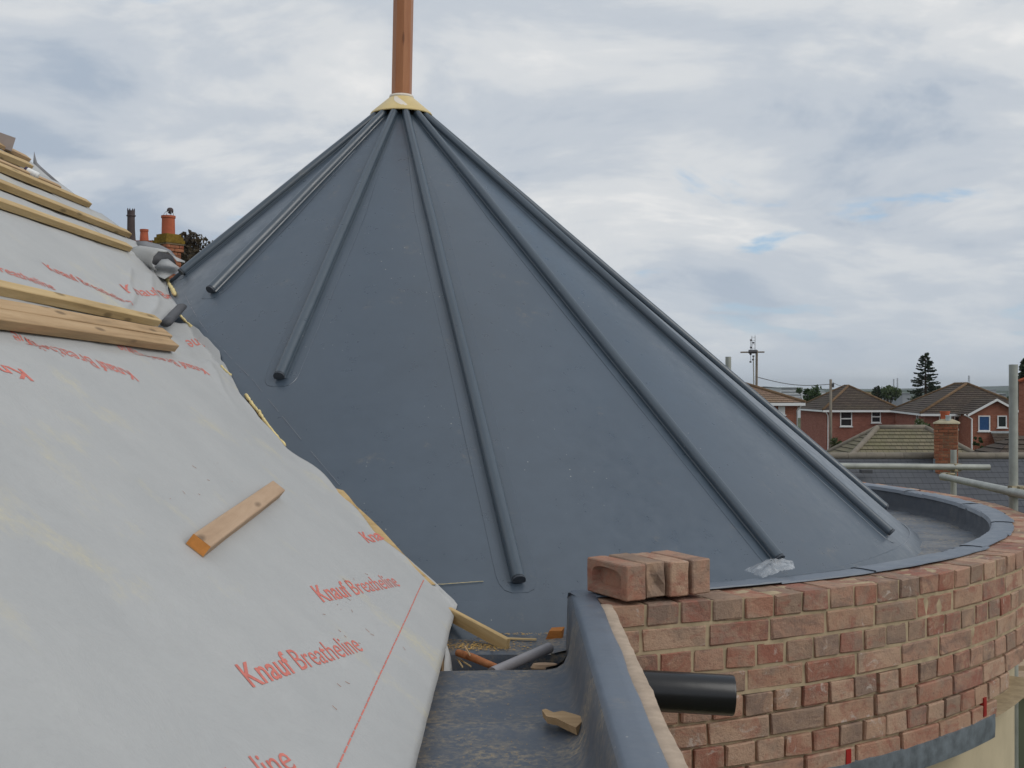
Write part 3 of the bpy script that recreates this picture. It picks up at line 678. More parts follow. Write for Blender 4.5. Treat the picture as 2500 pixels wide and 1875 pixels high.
def vu_px(v, u): p = RP(v, u); return (1250 + F * p.x / p.y, HZ - F * p.z / p.y)
def shift(pt, dv): return vu_px(pt[0] + dv, pt[1])
lettering(KB, vu_px(*b1), vu_px(*e1), vu_px(*t1), low_sheet)
lettering(KB, z3(1078, 1020), z3(1600, 915), z3(985, 912), low_sheet)
lettering([('Kna', 0.02)], z3(1380, 622), z3(1478, 607), z3(1308, 552), low_sheet)
lettering(KB, shift(b1, -0.835), shift(e1, -0.835), shift(t1, -0.835), low_sheet)
lettering(KB, z2(985, 968), z2(70, 655), z2(1075, 1052), low_sheet, 0.008)
lettering(KB, z2(1560, 945), z2(880, 745), z2(1622, 1000), low_sheet, 0.020)
lettering([('line', 0.004)], z2(1545, 705), z2(1425, 728), z2(1608, 782), low_sheet, 0.024)
lettering([('Kn', 0.02)], z2(165, 955), z2(-60, 905), z2(268, 1045), low_sheet, 0.008)
lettering(KB, z2(385, 200), z2(1020, 480), z2(312, 135), up_sheet, 0.011)
lettering([('Knauf Br', 0.01)], z2(985, 372), z2(1345, 425), z2(912, 300), up_sheet, 0.018)
lettering([('Breatheline', 0.004)], z2(-60, 190), z2(430, 350), z2(-110, 130), up_sheet, 0.011)
# dashed red line
for k in range(60):
    v = 1.1 + k * 0.0475
    if v > 3.86: break
    a = 0.040; m = MB(); uu = 0.139
    m.add([low_pt(v, uu - 0.0017, 0.0009), low_pt(v + a, uu - 0.0017, 0.0009), low_pt(v + a, uu + 0.0017, 0.0009), low_pt(v, uu + 0.0017, 0.0009)], [(0, 1, 2, 3)])
    m.obj('printed_dash', M['red'], low_sheet)

# battens: lower-near top edge measured in the photograph; local X runs along the wood
def timber(name, p0, p1, width, th, mat, parent=None, up=Vector((ST, 0, CT)), wob=0.0015, side=1):
    """bar whose lower-near top edge runs p0 -> p1"""
    d = (p1 - p0); L = d.length; X = d.normalized(); Y = (up.cross(X) * side).normalized(); Z = X.cross(Y)
    Mx = Matrix.Translation(p0) @ Matrix((X, Y, Z)).transposed().to_4x4()
    if side < 0: pass
    bm = bmesh.new(); nseg = max(2, int(L / 0.12)); m = MB(); vs = []
    for i in range(nseg + 1):
        x = L * i / nseg; s_ = nz(x * 2, p0.x * 9); w1 = wob * s_
        b_ = 0.0022
        sec_ = [(0, -b_), (b_, 0), (width - b_, 0), (width, -b_), (width, -th), (0, -th)]
        vs += [Vector((x, y + w1, z * (1 if side > 0 else 1) + w1 * 0.6)) for y, z in sec_]
    k6 = 6; fs = [(i * k6 + k, (i + 1) * k6 + k, (i + 1) * k6 + (k + 1) % k6, i * k6 + (k + 1) % k6) for i in range(nseg) for k in range(k6)]
    fs += [tuple(range(k6)), tuple(range((nseg + 1) * k6 - 1, nseg * k6 - 1, -1))]
    bm.free(); m.add(vs, fs); return m.obj(name, mat, parent, False, Mx)
def batten(pl_, pr_, w, mat, ext=0.9, h=0.036, th=0.029):
    a = Vector(roof_vu(*pl_, h)); b = Vector(roof_vu(*pr_, h)); d = (b - a).normalized(); a = a - d * ext
    return timber('batten', RP(a.x, a.y, h), RP(b.x, b.y, h), w, th, M[mat], roof)
batten((0, 371.8), (83, 406), 0.045, 'pine')
batten((0, 403), (225.4, 497.8), 0.045, 'pine')
batten((0, 444), (323, 571.5), 0.045, 'pine')
batten((0, 490), (325, 605), 0.045, 'pine')
batten((0, 698), (396, 784), 0.042, 'pine')
batten((0, 780), (438, 843.7), 0.055, 'pine_d')
batten((0, 752.5), (422, 820), 0.052, 'pine_d', 0.9, 0.030, 0.024)
batten((0, 392), (151, 457), 0.03, 'pine_d', 0.9, 0.03, 0.02)
batten((22, 362), (77, 389), 0.04, 'pine_d', 0.3, 0.030, 0.02)

# timber fillet showing along the valley, with splintered tip
fo = [(797, 1186), (815, 1191), (838, 1197), (852, 1212), (870, 1235), (900, 1262), (930, 1291), (958, 1322), (985, 1352), (1012, 1380), (1040, 1405), (1064, 1427)]
fi = [(795, 1190), (808, 1204), (825, 1214), (835, 1226), (850, 1248), (880, 1278), (905, 1306), (932, 1332), (960, 1360), (990, 1386), (1020, 1410), (1045, 1432)]
rows = []
for o_, i_ in zip(fo, fi):
    a = on_cone(*o_, 0.016); c = on_cone(*i_, 0.020); rows.append([on_cone(*o_, -0.01), a, a.lerp(c, 0.5) + Vector((0, -0.003, 0.003)), c, on_cone(*i_, -0.02)])
MB().grid(rows).obj('valley_fillet', M['pine'], roof, 40)
# yellow foam beads squeezed out along the valley
def bead(pts, r, par_=None):
    m = MB(); ps = []; rs = []
    for (x0, y0), (x1, y1) in zip(pts, pts[1:]):
        for k in range(8):
            t = k / 8; x, y = x0 + (x1 - x0) * t, y0 + (y1 - y0) * t; ps.append(on_cone(x + 1.5 * nz(x * .3, y * .2), y, 0.008)); rs.append(r * (0.55 + 0.55 * random.random()))
    m.tube(ps, rs, 6); return m.obj('foam_bead', M['foam'], roof, True)
bead([(600, 964), (612, 982), (622, 995), (636, 1010)], 0.0085); bead([(630, 1004), (652, 1036), (676, 1066), (700, 1092)], 0.0075)
bead([(540, 893), (552, 906), (566, 918)], 0.006); bead([(404, 672), (410, 688), (420, 706), (428, 722)], 0.012); bead([(441, 771), (455, 786), (470, 800)], 0.007); bead([(745, 1143), (765, 1158)], 0.004)

# ------------------------------------------------------------------ loose things on the roof and in the gutter
def set_pivot(o): return o
blk = timber('batten_offcut', RP(*roof_vu(516, 1335, 0.030), 0.030), RP(*roof_vu(697, 1197, 0.030), 0.030), 0.047, 0.030, M['offcut'])
tag(blk, 'loose sawn timber offcut lying alone on the membrane slope', 'timber')
Xd = (blk.matrix_basis.to_3x3() @ Vector((1, 0, 0)))
MB().box(-0.0012, 0.0, 0.001, 0.046, -0.0265, -0.001, WM[blk.name]).obj('sawn_end', M['cutend'], blk)
a, b = roof_vu(403, 792, 0.03), roof_vu(444, 748, 0.05)
rl = MB(); pts = [RP(a[0] + (b[0] - a[0]) * k / 6, a[1] + (b[1] - a[1]) * k / 6, 0.034 + 0.016 * math.sin(k / 6 * 2)) for k in range(7)]
tag(rl.tube(pts, 0.024, 10, True, 0.6).obj('rubber_strip', M['darksheet'], None, True), 'short dark grey rubber strip poking out at the ends of the double battens', 'strip')
# objects near the ridge at the far left
c0 = P(4, 352, 6.15); bm_ = Matrix.Translation(c0) @ Matrix.Rotation(R_(18), 4, 'Y') @ Matrix.Rotation(R_(25), 4, 'Z')
pk = thing('paper_bundle', 'grey and brown paper-wrapped bundle on the ridge, at the far left edge', 'bundle', M=bm_)
MB().box(-0.20, 0.055, -0.06, 0.06, -0.02, 0.052, bm_).obj('wrapper', M['cardgrey'], pk); MB().box(-0.201, 0.02, -0.061, 0.061, -0.06, -0.02, bm_).obj('brown_side', M['tan'], pk)
ct = P(76, 421, 5.85); cd = (P(97, 426, 5.85) - P(70, 413, 5.85)).normalized()
cart = thing('sealant_cartridge', 'small white sealant cartridge with dark end lying on a top batten', 'cartridge', ct)
MB().tube([ct - cd * 0.02, ct + cd * 0.035, ct + cd * 0.042], [0.017, 0.017, 0.010], 14).obj('barrel', M['white'], cart, 40); MB().tube([ct - cd * 0.034, ct - cd * 0.0205], [0.0165, 0.0165], 14).obj('end_plug', plain('dark_purple', (0.03, 0.02, 0.06)), cart, 40)

# debris in the gutter sump
z4b = lambda x, y: (1050 + x * 0.1688, 1450 + y * 0.1688)
p0 = on_z(*z4b(285, 345), -0.735); p1 = on_z(*z4b(1100, 765), -0.795)
def bar(name, a, b, w, th, mat, label, cat, upv=Vector((0, 0, 1)), side=1, **k): return tag(timber(name, a, b, w, th, M[mat], None, upv, 0.0008, side), label, cat)
bar('plank_offcut', P(*z4b(250, 200), 3.80), P(*z4b(1110, 655), 3.62), 0.018, 0.040, 'pine', 'pale plank offcut standing on edge from under the membrane into the gutter sump', 'timber')
bar('wood_sliver', on_z(*z4b(1110, 635), -0.800), on_z(*z4b(1535, 650), -0.800), 0.010, 0.006, 'pine', 'thin pale wood sliver beside the plank offcut in the sump', 'timber')
Bk = on_z(*z4b(1800, 665), -0.81); bM = Matrix.Translation(Bk) @ Matrix.Rotation(R_(-12), 4, 'Z')
m = MB(); m.add([bM @ Vector(v) for v in [(-0.028, -0.014, 0), (0.024, -0.014, 0), (0.024, 0.02, 0), (-0.028, 0.02, 0), (-0.016, -0.010, 0.030), (0.026, -0.012, 0.033), (0.030, 0.018, 0.040), (-0.012, 0.016, 0.036)]], [(0, 3, 2, 1), (4, 5, 6, 7), (0, 1, 5, 4), (1, 2, 6, 5), (2, 3, 7, 6), (3, 0, 4, 7)])
tag(m.obj('wood_block', M['orange']), 'small orange-brown wedge of wood on the ledge by the kerb corner', 'timber')
st0 = Vector((-0.155, 3.53, -0.815)); st0 = P(*z4b(400, 850), 3.50); st1 = P(*z4b(1010, 1080), 3.36)
tag(MB().tube([st0, st0.lerp(st1, 0.35) + Vector((0, 0, 0.002)), st0.lerp(st1, 0.7), st1], [0.011, 0.012, 0.011, 0.009], 9).obj('wood_stick', M['copperwood'], None, 50), 'reddish-brown stick in the gutter sump, left of the grey tube', 'stick')
g0 = P(*z4b(900, 1140), 3.34); g1 = P(*z4b(1725, 780), 3.56); gt = thing('plastic_tube', 'grey plastic tube offcut leaning across the gutter sump', 'tube', g0)
MB().tube([g0, g1], [0.0165, 0.0165], 16).obj('tube_wall', M['greyplastic'], gt, 50); dv = (g1 - g0).normalized(); MB().tube([g1 + dv * 0.0005, g1 + dv * 0.0015], [0.0125, 0.0125], 14).obj('bore', M['darksheet'], gt)
s0 = P(*z4b(1660, 1045), 3.42)
m = MB(); m.lathe([(0.012, -0.02), (0.036, -0.018), (0.042, -0.004), (0.034, 0.009), (0.010, 0.012)], 9, (0, 0, 0)); 
o = m.obj('brick_chip', M['offcut'], None, 40, Matrix.Translation(s0) @ Matrix.Diagonal((1.05, 0.5, 0.8, 1))); tag(o, 'flat pinkish-brown chip at the right end of the sump floor', 'chip')
for i_, (x0, y0, x1, y1, lab) in enumerate(((400, 950, 470, 1060, 'pale splinter upright at the left end of the sump'), (500, 760, 580, 890, 'dark splinter behind the brown stick in the sump'), (450, 960, 590, 1050, 'short splinter crossing below the brown stick'))):
    a, b = P(*z4b(x0, y0), 3.50), P(*z4b(x1, y1), 3.37)
    tag(MB().tube([a, b], [0.0028, 0.0022], 5).obj('wood_splinter', M['pine' if i_ != 1 else 'pine_d']), lab, 'splinter')
zg = lambda x, y: (1000 + x * 0.31646, 1375 + y * 0.31646)
fp = [(1020, 1132), (1050, 1122), (1110, 1150), (1180, 1138), (1260, 1160), (1350, 1188), (1340, 1212), (1282, 1268), (1200, 1230), (1130, 1195), (1055, 1180)]
m = MB(); top = [on_z(*zg(x, y), -0.748) for x, y in fp]; n = len(top); m.add(top + [p + Vector((0.003, 0.004, -0.018)) for p in top], [tuple(range(n))[::-1], tuple(range(n, 2 * n))] + [(k, (k + 1) % n, n + (k + 1) % n, n + k) for k in range(n)])
tag(m.obj('split_wood', M['pine_d']), 'jagged split piece of wood lying on the gutter floor beside the kerb', 'timber')
ds = MB(); rnd = random.Random(5)
def crumb(p, s):
    q = [p + Vector((rnd.uniform(-s, s), rnd.uniform(-s, s), rnd.uniform(0.0005, s * 0.5))) for _ in range(4)]; ds.add(q, [(0, 1, 2), (0, 2, 3), (0, 3, 1), (1, 3, 2)])
for _ in range(900):
    x = rnd.gauss(-0.10, 0.07); y = rnd.gauss(3.66, 0.04)
    if y > 3.59 and cone_z(x, y) < -0.812: crumb(Vector((x, y, -0.809)), rnd.uniform(0.002, 0.006))
for _ in range(1000): crumb(Vector((rnd.uniform(-0.2, 0.10), rnd.uniform(1.9, 3.29), -0.789)), rnd.uniform(0.0008, 0.0026))
for _ in range(160): crumb(Vector((rnd.gauss(0.0, 0.08), 3.80 + rnd.gauss(0, 0.01), -0.80)), rnd.uniform(0.002, 0.005))
tag(ds.obj('sawdust', M['dust']), 'pale sawdust and shavings scattered along the gutter', 'sawdust', kind='stuff')

sv = MB()
for _ in range(26):
    px, py = rnd.choice(((880, 1420), (905, 1570), (800, 1690), (860, 1500), (500, 1180))); px += rnd.gauss(0, 45); py += rnd.gauss(0, 30)
    v, u = roof_vu(px, py)
    if 0.03 < u < 1.2 and v < low_v1(u) - 0.05:
        an = rnd.uniform(0, 3.14); l_ = rnd.uniform(0.003, 0.016); p_ = low_pt(v, u, 0.0015); q_ = low_pt(v + math.cos(an) * l_, u + math.sin(an) * l_, 0.002); sv.tube([p_, q_], [0.0005, 0.0004], 4)
tag(sv.obj('wood_shavings', M['copperwood']), 'tiny brown splinters scattered on the membrane near the lettering', 'shavings', kind='stuff')

# soil pipe through the kerb
pp = thing('soil_pipe', 'short black plastic drain pipe poking out through the kerb', 'pipe', (0.3, 3.2, -0.83))
a, b = Vector((0.215, 3.20, -0.8195)), Vector((0.604, 3.185, -0.838)); d = (b - a).normalized()
MB().tube([a, b - d * 0.004, b], [0.055, 0.055, 0.053], 40, False).obj('pipe_wall', M['black'], pp, 60)
MB().tube([b, b - d * 0.25], [0.0515, 0.0515], 32, False).obj('inner_wall', M['black'], pp, True)
rim_ = MB(); rim_.tube([b - d * 0.001, b + d * 0.0005], [0.053, 0.0515], 40, False); rim_.obj('pipe_lip', M['black'], pp)

# four bricks on edge on the wall head
def frog_brick(name, frog, seed, broken=0.0):
    rnd = random.Random(seed); m = MB(); L, W, H = 0.215, 0.069, 0.104   # along radius, across, standing height
    bm = bmesh.new(); bmesh.ops.create_cube(bm, size=1.0)
    for v in bm.verts: v.co = Vector((v.co.x * L, v.co.y * W, v.co.z * H))
    if frog:
        f = [f for f in bm.faces if f.normal.y < -0.9][0]; quad = [v for v in f.verts]; bm.faces.remove(f)
        def loop(ax_, az_, y, n_=20, p=3.2):
            out_ = []
            for k in range(n_):
                t = 2 * math.pi * k / n_; cx, sz = math.cos(t), math.sin(t)
                out_.append(bm.verts.new((ax_ * math.copysign(abs(cx) ** (2 / p), cx), y, az_ * math.copysign(abs(sz) ** (2 / p), sz))))
            return out_
        A_ = loop(0.080, 0.034, -W / 2); B_ = loop(0.070, 0.026, -W / 2 + 0.024); n_ = 20
        for k in range(n_): bm.faces.new((A_[k], A_[(k + 1) % n_], B_[(k + 1) % n_], B_[k]))
        bm.faces.new(B_)
        quad.sort(key=lambda v: math.atan2(v.co.z, v.co.x) % (2 * math.pi))          # corners in quadrants 1..4
        for q_ in range(4):
            seg = [A_[(q_ * 5 + k) % n_] for k in range(6)]
            for k in range(5): bm.faces.new((quad[q_], seg[k + 1], seg[k]))
            bm.faces.new((quad[q_], quad[(q_ + 1) % 4], seg[5]))
        bmesh.ops.recalc_face_normals(bm, faces=bm.faces[:])
    bmesh.ops.bevel(bm, geom=[e for e in bm.edges if e.is_manifold and e.calc_face_angle(0) > 1.2 and (not frog or e.calc_length() > 0.05)], offset=0.0035, segments=1, affect='EDGES', profile=0.6)
    bmesh.ops.triangulate(bm, faces=[f for f in bm.faces if len(f.verts) > 4])
    bmesh.ops.subdivide_edges(bm, edges=[e for e in bm.edges if e.calc_length() > 0.03], cuts=2, use_grid_fill=True)
    for v in bm.verts:
        c = v.co; k = Vector((nz(c.x * 40 + seed, c.y * 40, c.z * 40), nz(c.x * 40, c.y * 40 + seed, c.z * 40 + 5), nz(c.x * 40 + 9, c.y * 40, c.z * 40 + seed)))
        v.co = c + k * 0.0016
        if broken and c.x > L / 2 - 0.02:
            v.co.x -= broken * (0.5 + 0.9 * nz(c.y * 45 + 3, c.z * 30)); v.co.y += broken * 0.6 * nz(c.z * 42, seed)
    me = bpy.data.meshes.new(name); bm.to_mesh(me); bm.free(); me.materials.append(M['brick']); return me
labs = ['loose brick with a hollow frog facing left, first of the four on the wall head', 'loose brick with a broken pale end, second of the four on the wall head', 'loose brick with a grey edge, third of the four on the wall head', 'loose brick nearest the plastic bag, last of the four on the wall head']
dW, dL = Vector((0.883, 0.470, 0)), Vector((-0.470, 0.883, 0)); ang = math.atan2(-dL.y, -dL.x)
for i in range(4):
    me = frog_brick('loose_brick', i == 0, 31 + i * 7, 0.020 if i == 1 else 0.0)
    o = bpy.data.objects.new('loose_brick', me); c = Vector((0.331, 3.398, 0)) + dW * (0.036 + 0.0775 * i) + dL * (0.108 + (0.0, 0.004, -0.002, -0.004)[i]); c.z = -0.6225 + 0.0525 + 0.002 * (i % 2)
    place(o, None, Matrix.Translation(c) @ Matrix.Rotation(ang + (0.015, -0.012, 0.01, 0.03)[i], 4, 'Z') @ Matrix.Rotation((0, 0.02, -0.01, 0.012)[i], 4, 'X'))
    tag(o, labs[i], 'brick', 'bricks set on edge on the wall head')

# plastic bag on the flashing
pc = on_z(1885, 1398, -0.622); rows = []
for i in range(15):
    row = []
    for j in range(19):
        s, t = i / 14, j / 18; x = -0.082 + 0.165 * t; y = -0.10 + 0.16 * s + 0.03 * nz(t * 3, 2); e = math.sin(math.pi * s) * math.sin(math.pi * min(1, t * 1.05))
        z = 0.004 + max(0, e) ** 0.6 * (0.028 + 0.020 * nz(s * 3.2, t * 3.8, 4)) + 0.010 * abs(nz(s * 7, t * 8)) + 0.012 * (t > 0.8) * nz(s * 5, 3)
        row.append(pc + Vector((x * (0.75 + 0.35 * s), y + x * 0.45, z + 0.02 * t)))
    rows.append(row)
tag(MB().grid(rows).obj('plastic_bag', M['film'], None, True), 'crumpled clear plastic bag on the flashing at a rib end', 'bag')

# ------------------------------------------------------------------ scaffolding
def coupler(p, parent, s=1.0):
    m = MB(); m.box(-0.035 * s, 0.035 * s, -0.04 * s, 0.04 * s, -0.03 * s, 0.03 * s, Matrix.Translation(p) @ Matrix.Rotation(0.5, 4, 'Z'))
    m.tube([p + Vector((-0.05, -0.03, 0.02)), p + Vector((0.05, -0.03, 0.02))], 0.011, 6); m.tube([p + Vector((0.0, -0.05, -0.02)), p + Vector((0.0, 0.05, -0.03))], 0.010, 6); m.lathe([(0.038, -0.02), (0.041, 0), (0.038, 0.02)], 10, p); return m.obj('coupler', M['coupler'], parent)
def pole_(name, a, b, lab):
    t = thing(name, lab, 'scaffolding', b if b.z < a.z else a, 'scaffold tubes'); d = (b - a).normalized()
    MB().tube([a, a.lerp(b, 0.5), b], 0.02415, 18, False).obj('tube', M['steel'], t, True); MB().tube([a + d * 0.15, a], 0.0205, 14, False).obj('bore', M['darksheet'], t, True)
    m = MB(); m.tube([a + d * 0.0005, a], [0.02415, 0.0205], 18, False); m.obj('tube_end', M['steel'], t); return t
st_r = pole_('scaffold_tube', P(2474, 890, 6.55), Vector((P(2474, 890, 6.55).x + 0.01, 6.55, -6.6)), 'tall upright scaffold tube at the right edge of the picture')
coupler(Vector((2.83, 6.53, -0.575)), st_r)
st_m = pole_('scaffold_tube', P(2328, 1098, 9.3), Vector((P(2328, 1098, 9.3).x, 9.3, -6.6)), 'short upright scaffold tube in front of the brick chimney')
coupler(P(2330, 1141, 9.27), st_m); coupler(P(2312, 1163, 9.24), st_m)
pole_('scaffold_tube', P(2416, 1141, 9.24), P(2000, 1137, 9.24), 'horizontal scaffold tube crossing in front of the slate roof')
pole_('scaffold_tube', P(2300, 1163, 9.16), Vector((2.62, 5.75, -0.545)), 'scaffold tube sloping towards the right edge below the horizontal one')
pole_('scaffold_tube', P(1778, 871, 9.8), Vector((P(1778, 871, 9.8).x, 9.8, -6.6)), 'scaffold tube top just showing above the cone edge left of the aerial')
for k, lab in enumerate(('nearest scaffold board low behind the round wall', 'middle scaffold board low behind the round wall', 'farthest scaffold board low behind the round wall')):
    tag(timber('scaffold_board', Vector((2.75, 6.1 + 0.42 * k, -1.62 - 0.02 * k)), Vector((6.5, 6.6 + 0.42 * k, -1.62)), 0.225, 0.038, M['board'], None, Vector((0, 0, 1)), 0.001), lab, 'board')

# ------------------------------------------------------------------ neighbouring slate roof and chimney
def tiled(m, A, B, C, D, gauge, lift):
    """courses of tiles on the slope A-B (eave) to D-C (ridge)"""
    A, B, C, D = map(Vector, (A, B, C, D)); nrm = (B - A).cross(D - A).normalized()
    H_ = ((D - A) - (B - A).normalized() * (D - A).dot((B - A).normalized())).length; n = max(2, int(round(H_ / gauge)))
    ax = (B - A).normalized()
    for i in range(n):
        a, b, c, d = A.lerp(D, i / n), B.lerp(C, i / n), B.lerp(C, (i + 1) / n), A.lerp(D, (i + 1) / n)
        a2, b2 = a + nrm * lift, b + nrm * lift; c2, d2 = c + nrm * lift * 0.15, d + nrm * lift * 0.15; uv = lambda p, k: ((p - A).dot(ax), k * gauge)
        m.add([a2, b2, c2, d2, a, b], [(0, 1, 2, 3), (4, 5, 1, 0)], [[uv(a, i), uv(b, i), uv(c, i + 0.999), uv(d, i + 0.999)], [uv(a, i), uv(b, i), uv(b, i + 0.01), uv(a, i + 0.01)]])
sr = thing('slate_roof_house', 'house with a dark grey slate roof and pale ridge beyond the parapet', 'house', (12, 28, -6.6))
YR, ZR = 29.0, -(1114 - HZ) / F * 29.0
NS_ = 24                                          # each course of slates on the near slope is a piece of its own
for k in range(NS_):
    ya, yb, za, zb = YR - 4.2 * (1 - k / NS_), YR - 4.2 * (1 - (k + 1) / NS_), ZR - 2.9 * (1 - k / NS_), ZR - 2.9 * (1 - (k + 1) / NS_); m = MB(); nv = Vector((0, -2.9, 4.2)).normalized()
    x = 3.0 - 0.15 * (k % 2)
    while x < 26:
        w_ = 0.30; l1 = 0.007 + random.uniform(0, 0.003); a_, b_ = Vector((x + 0.002, ya, za)), Vector((x + w_ - 0.002, ya, za)); c_, d_ = Vector((x + w_ - 0.002, yb, zb)), Vector((x + 0.002, yb, zb))
        m.add([a_ + nv * l1, b_ + nv * l1, c_ + nv * 0.002, d_ + nv * 0.002, a_, b_], [(0, 1, 2, 3), (4, 5, 1, 0)], [[(x, 0.2 * k + 0.01), (x + .29, 0.2 * k + 0.01), (x + .29, 0.2 * k + 0.19), (x, 0.2 * k + 0.19)], [(x, 0.2 * k + 0.01)] * 4]); x += w_
    m.add([Vector((3, ya, za)) - nv * 0.002, Vector((26, ya, za)) - nv * 0.002, Vector((26, yb, zb)) - nv * 0.002, Vector((3, yb, zb)) - nv * 0.002], [(0, 1, 2, 3)], [[(0, 0)] * 4])
    m.obj('slate_course', M['slate'], sr)
m = MB(); tiled(m, (26, YR + 4.2, ZR - 2.9), (3, YR + 4.2, ZR - 2.9), (3, YR, ZR), (26, YR, ZR), 0.215, 0.010); m.obj('slates', M['slate'], sr)
for k in range(34):
    x = 5.6 + k * 0.455
    if x + .45 < 24: MB().tube([(x, YR, ZR + 0.005), (x + 0.448, YR, ZR + 0.005)], [0.125, 0.130], 10, True, 0.75).obj('ridge_tile', M['ridge2'], sr, 50)
m = MB(); m.box(3.2, 25.8, YR - 3.9, YR + 3.9, -6.6, ZR - 2.85); m.add([(3.2, YR - 3.9, ZR - 2.86), (3.2, YR + 3.9, ZR - 2.86), (3.2, YR, ZR - 0.1)], [(0, 2, 1)]); m.add([(25.8, YR - 3.9, ZR - 2.86), (25.8, YR + 3.9, ZR - 2.86), (25.8, YR, ZR - 0.1)], [(0, 1, 2)]); m.obj('wall', M['house'], sr)
vp = P(2114, 1150, 28.15); MB().box(-0.13, 0.13, -0.1, 0.1, -0.05, 0.03, Matrix.Translation(vp)).obj('roof_vent', M['darksheet'], sr)
# chimney
cc = P(2311, 1128, 28.6); CZ0, CZ1 = -3.0, (HZ - 1033) / F * 28.6
ch = thing('brick_chimney', 'square red brick chimney with two pots on the slate roof ridge', 'chimney', (cc.x, cc.y, CZ0))
CM = Matrix.Translation((cc.x, cc.y, 0)) @ Matrix.Rotation(R_(-24), 4, 'Z'); hw = 0.262
MB().box(-hw + 0.008, hw - 0.008, -hw + 0.008, hw - 0.008, CZ0, CZ1 - 0.01, CM).obj('core', M['mortar2'], ch)
CB = [brick_mesh('chimney_brick', 0.210, 0.1, 0.064, M['chim'], 70 + k, 0.005) for k in range(4)]; CH_ = [brick_mesh('chimney_header', 0.1, 0.1, 0.064, M['chim'], 80 + k, 0.005) for k in range(4)]
nr = int((CZ1 - CZ0) / 0.075)
for r in range(min(nr, 20)):
    z = CZ1 - 0.04 - r * 0.075; out_ = 0.02 if r in (1, 2) else 0.0
    for side in (0, 3):          # the two faces turned to the camera
        SMx = CM @ Matrix.Rotation(R_(90 * side), 4, 'Z')
        xs = [(-0.157, CB), (0.065, CB), (0.232, CH_)] if r % 2 else [(-0.212, CH_), (-0.045, CB), (0.177, CB)]
        for x, ms in xs:
            o = bpy.data.objects.new('brick', ms[random.randrange(4)]); place(o, ch, SMx @ Matrix.Translation((x - 0.012, -hw + 0.05 - out_ + random.uniform(-0.003, 0.003), z)))
fm = MB(); fm.add([CM @ Vector(v) for v in [(-.30, -.30, 0), (.30, -.30, 0), (.30, .30, 0), (-.30, .30, 0), (-.29, -.29, .035), (.29, -.29, .035), (.29, .29, .035), (-.29, .29, .035), (-.12, -.12, .11), (.12, -.12, .11), (.12, .12, .11), (-.12, .12, .11)]], [(0, 1, 5, 4), (1, 2, 6, 5), (2, 3, 7, 6), (3, 0, 4, 7), (4, 5, 9, 8), (5, 6, 10, 9), (6, 7, 11, 10), (7, 4, 8, 11), (8, 9, 10, 11)])
fm.v = [(x, y, z + CZ1 - 0.01) for x, y, z in fm.v]; fm.obj('flaunching', M['flaunch'], ch, 60)
zt = CZ1 + 0.05; p1_, p2_ = P(2307, 1000, 28.75), P(2315, 1000, 28.45)
MB().lathe([(0.10, zt), (0.105, zt + 0.17), (0.12, zt + 0.20), (0.12, zt + 0.24), (0.10, zt + 0.24), (0.09, zt + 0.1)], 20, (p1_.x, p1_.y, 0), False).obj('chimney_pot', M['terra'], ch, 40)
MB().lathe([(0.062, zt - 0.02), (0.064, zt + 0.12), (0.069, zt + 0.13), (0.066, zt + 0.145), (0.05, zt + 0.14)], 18, (p2_.x, p2_.y, 0), False).obj('chimney_pot', M['palegrey'], ch, 40)
MB().box(-hw - 0.03, -hw + 0.02, -hw - 0.012, hw, -2.4, -1.72, CM).obj('lead_flashing', M['lead'], ch)

